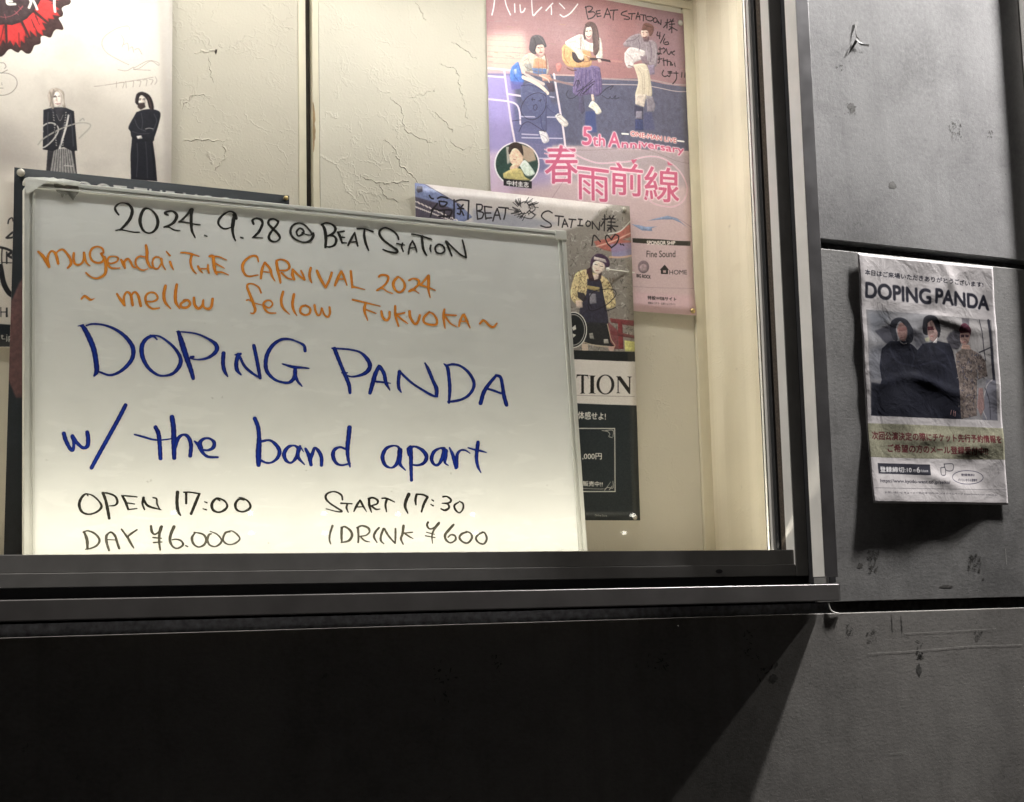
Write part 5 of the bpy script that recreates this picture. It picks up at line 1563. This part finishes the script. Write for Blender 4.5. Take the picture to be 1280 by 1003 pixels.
o = sheet_mesh('poster', BX0, BX1, BZ0, BZ1, DB, wavy(0.0010, 0.0008, 2.2, 0.004, 0.001), 24, 32, [mat_print('singer poster paper', img_bt), M_PAPER], 0.0003)
tag(o, 'poster of one standing singer, half hidden behind the right end of the whiteboard', 'poster')

# ---- large poster with the red flower (left) -----------------------------
DL = 2.3970
lz = on_plane(7, 435, DL)[2]
LX1 = on_plane(213.4, 100, DL)[0]
LX0 = LX1 - 0.515
FL = Sheet(LX0, LX1, lz, lz + 0.728, DL, 1500, (204, 196, 188))
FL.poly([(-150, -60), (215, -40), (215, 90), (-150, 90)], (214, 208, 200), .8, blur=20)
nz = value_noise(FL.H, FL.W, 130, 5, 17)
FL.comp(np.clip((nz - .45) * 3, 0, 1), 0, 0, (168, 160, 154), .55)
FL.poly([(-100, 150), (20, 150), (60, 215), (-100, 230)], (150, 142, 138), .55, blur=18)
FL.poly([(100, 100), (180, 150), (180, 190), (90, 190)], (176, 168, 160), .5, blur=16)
FL.poly([(195, -20), (214, -20), (214, 230), (205, 230)], (176, 166, 160), .5, blur=4)  # shade of the curling right edge, painted into the print
# flower
fc = (5, -16)
rs = np.random.RandomState(9)
out = []
for i in range(120):
    a = 2 * math.pi * i / 120
    r = 83 + 3 * math.sin(i * 1.7) + 3.5 * math.sin(i * .62) + rs.uniform(-2, 2)
    out.append((fc[0] + r * math.cos(a), fc[1] + r * math.sin(a)))
FL.poly(out, (66, 48, 48), blur=.4, smooth=True)
for i in range(15):
    a0 = 2 * math.pi * (i + .15) / 15
    hw = 0.19
    pts = []
    for k in range(-4, 5):
        r = (79 if k % 2 == 0 else 70 + rs.uniform(-3, 4)) - 2.2 * abs(k) * .9
        pts.append((fc[0] + r * math.cos(a0 + hw * k / 4), fc[1] + r * math.sin(a0 + hw * k / 4)))
    pts += [(fc[0] + 44 * math.cos(a0 + .17), fc[1] + 44 * math.sin(a0 + .17)), (fc[0] + 44 * math.cos(a0 - .17), fc[1] + 44 * math.sin(a0 - .17))]
    FL.poly(pts, (196, 62, 62), blur=.4, tex=.08)
for i in range(40):
    a = rs.uniform(0, 6.283); r0 = rs.uniform(46, 62); r1 = r0 + rs.uniform(8, 22)
    FL.stroke([(fc[0] + r0 * math.cos(a), fc[1] + r0 * math.sin(a)), (fc[0] + r1 * math.cos(a + .06), fc[1] + r1 * math.sin(a + .06), .3)] if False else [(fc[0] + r0 * math.cos(a), fc[1] + r0 * math.sin(a)), (fc[0] + r1 * math.cos(a + .06), fc[1] + r1 * math.sin(a + .06))], 1.3, (80, 40, 42), .8)
FL.poly([(fc[0] + (48 + rs.uniform(-1.5, 1.5)) * math.cos(a), fc[1] + (48 + rs.uniform(-1.5, 1.5)) * math.sin(a)) for a in np.linspace(0, 6.28, 60, endpoint=False)], (72, 58, 60), blur=.4)
PKK = (196, 96, 106)
for s_ in ("0,180 60,185 130,165 190,120 235,75", "190,70 220,105", "235,65 195,110", "150,120 190,160", "185,125 155,155", "45,155 60,205"):
    FL.stroke(T(0, 0, 8.357, s_), .8, PKK, .8)
for s_ in ("70,-20 78,45 155,48", "80,20 120,20", "305,-10 320,30 300,85", "330,-10 360,40 385,100", "565,-10 565,60 572,125", "520,-30 620,-22", "78,-30 150,-28"):
    FL.stroke(T(0, 0, 8.357, s_), 3.2, (226, 220, 214))
# left signatures
for s_ in ("0,660 40,665 60,700 45,720", "10,770 75,735", "0,765 90,775 160,820 175,890 130,960 60,995 0,1000", "15,870 18,890", "0,925 30,925"):
    FL.stroke(T(0, 0, 8.357, s_), .9, (96, 88, 84), .8)
sgn = lambda s_: T(0, 0, 3.368, s_)
for s_ in ("545,128 535,112 490,122 440,155 428,190 450,225 500,255 540,275", "510,150 520,175 512,200", "520,190 535,185 540,215", "545,205 555,200 560,222", "565,212 580,208 595,232", "495,295 530,300 560,285", "560,290 620,260 660,268 662,280 630,262 585,290 560,295 600,298 630,300",
           "395,365 440,360 640,330", "490,345 488,370", "500,350 520,350 515,372", "528,345 530,372", "545,345 560,345 558,368", "575,342 590,345 585,368", "600,340 615,340 612,365", "625,338 640,342 632,360", "650,328 656,345 648,360"):
    FL.stroke(sgn(s_), .9, (140, 130, 122), .85)
FLt = lambda s_: T(30, 90, 6.684, s_)
SV = (196, 190, 184)
BK = (40, 40, 46)
FL.poly(FLt("195,660 240,640 420,650 440,860 180,860"), (52, 50, 54), blur=.5)
for i in range(9):
    x = 215 + i * 25
    FL.poly(FLt("%d,%d %d,%d %d,860 %d,860" % (250 + i * 16, 640, 262 + i * 16, 640, x + 22 - 4, x - 2)), (168, 164, 162), .85, blur=.4)
FL.poly(FLt("160,320 240,298 340,298 415,330 442,660 400,665 330,630 290,640 240,665 155,650"), BK, blur=.5, tex=.12)
FL.poly(FLt("245,300 340,300 300,420"), (58, 56, 62), .9, blur=.5)
FL.stroke(FLt("270,360 298,410 325,362"), .7, SV, .8)
for i in range(14):
    FL.stroke(FLt("%d,%d %d,%d" % (240 + i * 2, 340 + i * 21, 244 + i * 2, 344 + i * 21)), 1.3, SV, .8)
    FL.stroke(FLt("%d,%d %d,%d" % (350 - i * 2, 340 + i * 21, 346 - i * 2, 344 + i * 21)), 1.3, SV, .8)
FL.poly(FLt("195,200 215,150 270,135 330,170 335,240 345,300 320,290 310,230 260,170 240,230 250,300 230,310 200,230"), (168, 156, 146), blur=.6, smooth=True, tex=.12)
FL.poly(FLt("240,200 270,165 305,190 312,260 290,295 255,280"), (226, 212, 204), blur=.6, smooth=True)
FL.stroke(FLt("248,212 268,210"), 1.4, (60, 52, 52)); FL.stroke(FLt("280,268 300,268"), 1.1, (150, 110, 108))
FL.stroke(FLt("370,365 350,460 320,560 295,640"), 2.4, (206, 202, 198), .95)
FL.stroke(FLt("130,630 170,630 240,570 285,490 260,440 200,430 140,470 155,500"), 1.9, (190, 186, 182), .95)
FL.stroke(FLt("115,610 160,560 300,480 450,430 540,435 545,470 460,555"), 1.9, (160, 156, 150), .95)
FL.stroke(FLt("465,410 490,390 500,405"), 1.6, (150, 146, 142), .9); FL.stroke(FLt("335,785 405,790"), 1.3, (190, 186, 182))
FL.poly(FLt("900,545 1065,560 1090,740 1105,920 890,900 885,700"), (36, 36, 42), blur=.5, tex=.10)
FL.poly(FLt("935,340 1000,320 1075,320 1130,350 1120,430 1085,545 1060,590 910,560 885,500 870,460"), (38, 38, 44), blur=.5, tex=.14, smooth=True)
FL.poly(FLt("925,230 940,185 985,172 1040,200 1070,260 1075,320 1040,310 1020,240 980,200 955,220 945,280 925,260"), (44, 38, 40), blur=.6, smooth=True)
FL.poly(FLt("950,235 980,205 1010,230 1005,285 975,300 950,280"), (214, 202, 194), blur=.6, smooth=True)
FL.poly(FLt("945,265 1000,262 1010,300 970,322 945,300"), (58, 48, 48), .95, blur=.8)
FL.stroke(FLt("955,232 972,230"), 1.3, (50, 42, 42)); FL.stroke(FLt("990,232 1004,232"), 1.3, (50, 42, 42))
FL.poly(FLt("935,540 975,535 985,562 945,565"), (214, 208, 202), .95, blur=.6)
FL.stroke(FLt("1010,482 1040,476 1075,484"), 1.4, (150, 146, 146), .9)
for s_, w_, c_, a_ in (("250,205 262,200", 1.1, (40, 34, 36), .95), ("284,206 298,204", 1.1, (40, 34, 36), .95), ("272,215 268,240 276,244", .8, (160, 136, 128), .9), ("262,268 282,272", 1.2, (120, 76, 78), .9),
                       ("215,170 225,230 215,290", 1.4, (120, 108, 100), .8), ("290,160 320,200 325,270", 1.4, (206, 196, 186), .8), ("245,150 250,180 240,215", 1.2, (110, 98, 92), .8), ("200,340 195,450 200,600", 1.6, (74, 74, 82), .8),
                       ("385,350 400,470 410,620", 1.6, (76, 76, 84), .8), ("240,420 270,440 250,520", 1.2, (18, 18, 24), .9), ("330,430 310,540 300,620", 1.2, (80, 80, 88), .7), ("215,310 240,330 240,380", 1.2, (84, 84, 92), .8),
                       ("955,242 968,240", 1.0, (40, 34, 36), .95), ("988,240 1000,242", 1.0, (40, 34, 36), .95), ("960,190 950,230 948,280", 1.4, (28, 24, 28), .9), ("1030,220 1050,280 1055,320", 1.4, (92, 74, 70), .8),
                       ("920,400 950,470 1010,500", 1.6, (76, 76, 84), .8), ("1080,360 1100,420 1070,500", 1.6, (74, 74, 82), .8), ("900,500 960,520 1040,520", 1.2, (80, 80, 88), .7), ("940,600 945,720 935,880", 1.6, (70, 70, 78), .8),
                       ("1010,590 1020,720 1025,890", 1.6, (66, 66, 74), .8), ("1060,620 1075,760 1080,880", 1.4, (20, 20, 26), .9), ("975,350 985,420 980,480", 1.2, (84, 84, 92), .7)):
    FL.stroke(FLt(s_), w_ * .9, c_, a_)
# lower lettering, seen left of the whiteboard
lt = lambda s_: T(0, 250, 5.02, s_)
for s_, w_ in (("48,150 55,125 75,115 80,135", 1.6), ("38,240 80,205 80,235 45,242", 2.4), ("0,300 40,310 75,330 78,365 50,350 70,330", 3.2), ("15,395 80,398", 1.2), ("40,330 40,400", 2.0), ("0,420 20,520 50,580 80,605", 6.5), ("12,300 8,360 12,430", 1.6)):
    FL.stroke(lt(s_), w_, (34, 34, 38))
FL.poly(lt("0,675 6,675 6,738 0,738"), (34, 34, 38)); FL.poly(lt("34,678 46,678 46,738 34,738"), (34, 34, 38)); FL.stroke(lt("6,706 34,706"), 1.2, (34, 34, 38))
FL.poly([(-150, 399), (17, 406.5), (17, 434), (-150, 434)], (30, 34, 40))
FL.text('t.jp', *lt("2,842 74,850 2,888"), (190, 186, 184), bold=.3)
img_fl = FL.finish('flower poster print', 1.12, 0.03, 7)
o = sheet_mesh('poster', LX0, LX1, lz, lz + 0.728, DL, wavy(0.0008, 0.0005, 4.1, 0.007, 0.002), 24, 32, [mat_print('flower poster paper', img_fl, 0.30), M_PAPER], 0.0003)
tag(o, 'pale poster with red flower emblem and two figures in black, left in the case', 'poster')

# ---- dark poster behind the whiteboard -----------------------------------
DD = 2.3880
d1, d2 = on_plane(17.5, 209.5, DD), on_plane(361, 247, DD)
DX0, DX1, DZ1 = d1[0], d2[0], (d1[2] + d2[2]) / 2 + 0.001
DZ0 = 0.045
DK = Sheet(DX0, DX1, DZ0, DZ1, DD, 1300, (24, 32, 42))
nz = value_noise(DK.H, DK.W, 60, 5, 3)
DK.comp(np.clip((nz - .5) * 3, 0, 1), 0, 0, (44, 52, 62), .7)
DK.poly([(10, 383), (17, 372), (24, 355), (60, 300), (60, 495), (22, 498), (10, 470)], (122, 84, 84), blur=1.0)
DK.text('SHOOT THE MOON', (58, 222.5), (312, 251), (58, 243), (206, 204, 200), bold=.5)
img_dk = DK.finish('dark poster print', 0.45, 0.05, 9)
def dark_fn(u, v):
    s = max(0.0, v - 0.1)
    return (-0.006 * (1 - u) * s, 0.0006 + 0.0015 * (math.sin(v * 6 + u * 3) + 1), 0.0)
o = sheet_mesh('poster', DX0, DX1, DZ0, DZ1, DD, dark_fn, 16, 24, [mat_print('dark poster paper', img_dk, 0.7), M_PAPER], 0.0004)
tag(o, 'almost black poster whose upper edge shows above the left half of the whiteboard', 'poster')


# ---- push pins ------------------------------------------------------------
def pin(px, py, d, mat, r, label):
    c = on_plane(px, py, d)
    vs, fs = disc_mesh(c[0], c[1], c[2], [(r * 0.25, 0.004), (r, 0.0), (r, -0.0012), (r * 0.8, -0.0026), (r * 0.35, -0.0034)], 18)
    t = empty('push_pin', (c[0], d, c[2]), label, 'push pin', 'push pins holding up the posters in the case')
    mesh_obj('pin_head', vs, fs, mat, t, smooth=True)
    vs, fs = disc_mesh(c[0], c[1], c[2], [(0.0006, 0.0045), (0.0006, 0.0105)], 6)
    mesh_obj('pin_needle', vs, fs, M_PINBR, t)
    return t


pin(26, 216, DD - 0.005, M_PINCLR, 0.0062, 'clear flat pin in the upper left corner of the dark poster')
pin(357.5, 248, DD - 0.005, M_PINBR, 0.0040, 'brass pin at the upper right end of the dark poster')
pin(780, 262, DB - 0.006, M_PINCLR, 0.0042, 'small pin in the upper right corner of the singer poster')
pin(793.5, 647, DB - 0.006, M_PINCLR, 0.0048, 'small pin in the lower right corner of the singer poster')
pin(850.5, 29, DP - 0.006, M_PINCLR, 0.0058, 'round pin in the upper right corner of the pink guitar poster')
pin(866, 389, DP - 0.010, M_PINBR, 0.0052, 'brass pin in the lower right corner of the pink guitar poster')
nd = empty('long_needle_pin', on(758, 337, DB - 0.014), 'long white needle with a round head beside the singer on the black and white poster', 'needle')
M_WHITEP = mat_plain('white plastic', (0.78, 0.76, 0.72), 0.35, grain=0.03)
p0, p1 = np.array(on(760, 336.8, DB - 0.013)), np.array(on(793, 341, DB - 0.003))
tube('needle', [p0, (p0 + p1) / 2, p1], 0.0011, M_WHITEP, nd)
vs, fs = disc_mesh(p0[0], p0[1], p0[2], [(0.0012, 0.003), (0.0030, 0.0015), (0.0034, 0), (0.0030, -0.0015), (0.0012, -0.003)], 14)
mesh_obj('needle_head', vs, fs, M_WHITEP, nd, smooth=True)

# ================================================================== FLYER ON THE CEMENT
DF = 1.9985
f1, f2, f3, f4 = on_plane(1072.5, 318, DF), on_plane(1240, 333.5, DF), on_plane(1086, 629, DF), on_plane(1258.5, 632, DF)
FX0, FX1, FZ0, FZ1 = (f1[0] + f3[0]) / 2, (f2[0] + f4[0]) / 2, (f3[2] + f4[2]) / 2, (f1[2] + f2[2]) / 2
FY = Sheet(FX0, FX1, FZ0, FZ1, DF, 3000, (205, 200, 200))
a1 = lambda s_: T(1070, 315, 6.27, s_)
a2 = lambda s_: T(1070, 475, 5.9, s_)
N1 = (40, 40, 52)
FY.text('本日はご来場いただきありがとうございます!', *a1("60,138 992,238 60,182"), N1, bold=1.0)
FY.text('DOPING', *a1("68,240 578,296 70,358"), (30, 30, 44), bold=3.6)
FY.text('PANDA', *a1("618,290 1038,350 618,400"), (30, 30, 44), bold=3.6)
# photograph
FY.poly([(1081.8, 387), (1238, 400.5), (1247, 526), (1088.5, 520)], (140, 138, 140))
ph = [(1081.8, 387), (1238, 400.5), (1247, 526), (1088.5, 520)]
FY.poly(a1("90,460 600,490 560,800 110,860"), (150, 150, 154), .8, blur=14)
FY.poly(a1("620,500 1050,545 1070,980 700,900"), (168, 164, 162), .75, blur=14)
FY.poly(a1("90,470 260,480 240,560 120,640"), (120, 124, 134), .6, blur=12)
FY.poly(a1("145,620 200,600 290,570 300,680 240,720 180,660"), (66, 66, 76), .9, blur=3, smooth=True)
FY.poly(a1("95,860 110,760 200,730 230,790 200,1010 105,1010"), (112, 114, 122), .8, blur=8)
FY.poly(a1("420,600 520,640 560,720 470,760"), (74, 74, 82), .8, blur=6)
FY.poly(a1("705,680 740,630 800,620 830,680 800,760 740,750"), (70, 68, 76), .9, blur=3, smooth=True)
FY.poly(a1("820,520 880,525 880,600 850,560 830,640"), (90, 86, 92), .8, blur=2)
FY.stroke(a1("965,535 985,650 995,760 1010,850"), 2.2, (60, 58, 66), .9)
FY.stroke(a1("1035,540 1050,700 1075,1000"), 5.5, (48, 48, 58), .95)
FY.stroke(a1("960,790 1060,745"), 2.4, (56, 54, 62), .9)
FY.poly(a2("960,0 1040,0 1045,300 930,300"), (128, 128, 140), .8, blur=3)
FY.stroke(a2("1000,0 960,50 930,200 960,290"), 2, (196, 190, 190), .8)
FY.stroke(a2("950,60 980,160 990,290"), 2, (70, 70, 80), .8)
NB = (30, 32, 46)
FY.poly(a1("262,700 200,760 180,900 195,1003") + [(1088, 519), (1203, 525), (1198, 470)] + a1("760,780 730,720 640,700 520,720 480,770 440,730 380,700"), NB, blur=1.2, tex=.16, cell=34)
FY.poly(a2("105,20 420,60 780,90 770,285 110,265"), (26, 28, 42), .9, blur=4)
for s_ in ("260,760 330,860 480,900", "420,740 450,820 440,900", "500,890 620,860 700,900", "620,740 700,800 750,900"):
    FY.stroke(a1(s_), 3, (58, 60, 76), .5, blur=2)
FY.poly(a1("262,610 275,545 330,515 390,535 435,610 440,690 410,720 385,700 380,600 340,545 310,600 320,690 290,690"), (40, 42, 52), blur=1, smooth=True)
FY.poly(a1("318,600 345,555 385,590 392,650 375,700 340,690 322,650"), (150, 118, 112), blur=1, smooth=True)
FY.poly(a1("325,600 390,592 390,618 330,625"), (110, 70, 68), .7, blur=1.2)
FY.stroke(a1("340,672 370,672"), 1.0, (96, 60, 60), .8)
FY.stroke(a1("340,705 365,722 390,718"), 1.6, (206, 200, 200), .9)
FY.poly(a1("512,590 525,520 575,497 630,520 662,600 650,670 630,650 600,560 565,600 560,650 525,640"), (36, 36, 44), blur=1, smooth=True)
FY.poly(a1("555,560 590,540 625,600 640,650 610,700 580,690 560,640"), (168, 140, 134), blur=1, smooth=True)
FY.poly(a1("556,588 600,585 612,612 560,615"), (80, 36, 44), .95, blur=.8)
FY.stroke(a1("585,662 602,660"), 1.3, (150, 80, 78), .9)
FY.poly(a1("598,712 635,672 632,715"), (214, 208, 206), .95, blur=.5)
FY.poly(a1("535,680 570,665 575,700 545,705"), (200, 196, 160), .7, blur=2)
FY.poly(a1("800,620 815,575 850,562 890,600 895,640 880,680 870,640 820,640"), (84, 40, 56), blur=.8, smooth=True)
FY.poly(a1("812,640 880,635 885,690 860,735 825,720 812,680"), (176, 144, 136), blur=.8, smooth=True)
FY.poly(a1("815,650 845,650 845,672 818,672"), (60, 40, 50), .95, blur=.6); FY.poly(a1("852,650 880,650 880,670 854,672"), (60, 40, 50), .95, blur=.6)
FY.stroke(a1("838,708 856,708"), 1.1, (160, 90, 90), .9)
FY.poly(a1("830,730 885,730 900,770 850,775 825,760"), (196, 160, 146), blur=.8)
FY.poly(a1("780,800 830,760 900,765 960,800 1010,860 1028,975 960,1000 950,900") + [(1220, 520), (1201, 524)] + a1("800,1000 785,900"), (122, 110, 104), blur=.8, tex=.35, cell=9)
rs = np.random.RandomState(21)
for i in range(210):
    x = rs.uniform(795, 1000); y = rs.uniform(800, 1003) if i < 130 else rs.uniform(1003, 1290)
    if y > 1003:
        x = rs.uniform(800, 930)
    p = [(1070 + x / 6.27, 315 + y / 6.27)]
    FY.stroke(p + [(p[0][0] + rs.uniform(-2, 2), p[0][1] + rs.uniform(0, 3))], rs.uniform(1, 2.4), [(56, 50, 56), (84, 70, 70), (156, 146, 138), (74, 74, 90)][rs.randint(4)], .75)
FY.poly(a2("905,60 935,60 945,210 915,270 890,200"), (150, 118, 114), .85, blur=1.5)
for s_ in ("700,225 695,255", "718,228 715,262", "730,235 728,268"):
    FY.stroke(a2(s_), 1.5, (196, 150, 146), .9)
FY.stroke(a1("840,880 840,1003"), 1.2, (80, 70, 70), .8)
# blank margins re-cut over anything painted past the picture edge
W0 = (205, 200, 200)
FY.poly([(1060, 380), (1081.3, 380), (1088.0, 520.5), (1087.5, 530), (1070, 530)], W0)
FY.poly([(1080, 519.8), (1248, 526), (1262, 528), (1262, 540), (1080, 534)], W0)
FY.poly([(1238.4, 396), (1262, 396), (1268, 532), (1247.2, 532)], W0)
# olive band with red writing
FY.poly(a2("82,320 400,330 1095,358 1102,590 500,582 90,570"), (150, 148, 126), .95, blur=.8)
RB = (96, 40, 44)
FY.text('次回公演決定の際にチケット先行予約情報を', *a2("112,380 1062,412 114,440"), RB, bold=1.4)
FY.text('ご希望の方のメール登録受付中!!', *a2("232,474 962,500 234,532"), RB, bold=1.4)
FY.poly(a2("150,614 538,626 538,706 154,692"), (52, 52, 62))
FY.text('登録締切:10', *a2("168,640 400,645 168,680"), (214, 212, 212), bold=1.5)
FY.text('月', *a2("408,662 428,662 408,682"), (214, 212, 212), bold=.7)
FY.text('6', *a2("438,645 462,646 438,684"), (214, 212, 212), bold=1.5)
FY.text('日(日)23:59', *a2("468,664 520,666 468,684"), (214, 212, 212), bold=.6)
FY.text('https://www.kyodo-west.co.jp/seiko/', *a2("164,732 678,746 164,764"), (70, 68, 78), bold=.7)
for s_ in ("640,622 705,622 703,668 655,668 640,622", "615,650 645,650 645,700 615,700 615,650"):
    FY.stroke([(x, y) for x, y in a2(s_)], 1.4, (64, 64, 76))
el = [(1070 + (815 + 116 * math.cos(q)) / 5.9, 475 + (720 + 50 * math.sin(q)) / 5.9) for q in np.linspace(0, 6.283, 50)]
FY.stroke(el, 1.1, (60, 60, 84))
FY.text('登録無料!', *a2("768,692 868,694 768,710"), (70, 68, 80), bold=.6)
FY.text('パソコンからも登録可', *a2("742,728 886,732 742,748"), (70, 68, 80), bold=.6)
FY.stroke(a2("120,798 600,806 1100,812"), .8, (110, 106, 112))
FY.text('お問い合わせ キョードー西日本 0570-09-2424 ホームページ https://www.kyodo-west.co.jp/', *a2("192,824 1040,840 192,842"), (110, 106, 112), bold=.4)
img_fy = FY.finish('flyer print', 1.06, 0.02, 13)


def flyer_fn(u, v):
    def g(x, c, w_):
        return math.exp(-((x - c) / w_) ** 2)
    y = 0.0008
    y += 0.0075 * g(v, 1.02, 0.14) * (0.25 + 0.75 * g(u, 0.30, 0.42)) * (1 - 0.8 * max(0, u - 0.75) / 0.25)      # lower edge stands off
    y += 0.0014 * g(u, 0.0, 0.06) * (0.5 + 0.5 * math.sin(v * 7 + 1)) ** 2 + 0.0010 * g(u, 0.03, .05)
    y += 0.0018 * g(u, 1.0, 0.05) * (0.6 + 0.4 * math.sin(v * 5))
    # creases
    y += 0.0011 * g((v - 0.10) - 0.10 * math.sin(u * 5), 0.0, 0.035) * g(u, .55, .35)
    y += 0.0010 * g((u - 0.66) - (v - .05) * 0.8, 0, 0.04) * g(v, .05, .12)
    y += 0.0012 * g(v - 0.255 - 0.02 * math.sin(u * 9), 0, 0.018) * g(u, .6, .4)
    y += 0.0015 * g(v - 0.30 - 0.06 * math.sin(u * 6 + 1), 0, 0.03) * g(u, .35, .3)
    y += 0.0013 * g(v - 0.52 - 0.03 * math.sin(u * 8 + 2), 0, 0.02) * g(u, .45, .35)
    y += 0.0016 * g(v - 0.735 + 0.05 * (u - .5), 0, 0.03) * g(u, .5, .22)
    y += 0.0025 * g((v - 0.77) + 0.16 * (u - .75), 0, 0.035) * g(u, .80, .22)
    y += 0.0015 * g((v - 0.90) - .2 * (u - .5), 0, 0.025) * g(u, .5, .2)
    y += 0.0010 * math.sin(u * 17 + v * 6) * math.sin(v * 21 + u * 4)
    dx = 0.0
    if u < 0.001:
        pass
    return (dx, y, 0.0)


M_FLY = mat_print('flyer paper', img_fy, 0.42, 0.45, 30.0, 0.003)
o = sheet_mesh('flyer', FX0, FX1, FZ0, FZ1, DF, flyer_fn, 72, 100, [M_FLY, M_PAPER], 0.0002)
tag(o, 'crumpled white flyer with a photo of three people on the cement right of the window', 'flyer')

# ---- scrap of tape peeling off the upper cement panel ---------------------
M_TAPEDULL = mat_plain('dusty tape', (0.20, 0.195, 0.185), 0.6, grain=0.25, scale=120, bump=0.4)
ts = empty('tape_scrap', on(1074, 57, D_WALL - 0.002), 'small torn strip of tape peeling off the upper cement panel', 'tape')
def strip3(name, pts, mat, parent):
    vs = [on(x, y, D_WALL - d) for x, y, d in pts]
    n = len(pts) // 2
    return mesh_obj(name, vs, [(2 * i, 2 * i + 1, 2 * i + 3, 2 * i + 2) for i in range(n - 1)], mat, parent)
strip3('tape_strip', [(1068.5, 28, .001), (1073, 27.5, .001), (1069, 36, .002), (1071, 36, .002), (1069.5, 46, .0025), (1071.5, 46, .003), (1072, 53, .0035), (1076, 53, .0025), (1076, 57, .0025), (1080, 55.5, .003), (1086, 58.5, .0025), (1086.5, 55.5, .003)], M_TAPEDULL, ts)
strip3('tape_tail', [(1069, 50, .003), (1072, 52, .006), (1063, 62, .0015), (1067, 60, .003), (1059, 70, .0008), (1060, 69, .001)], M_STAIN, ts)

bpy.context.view_layer.update()
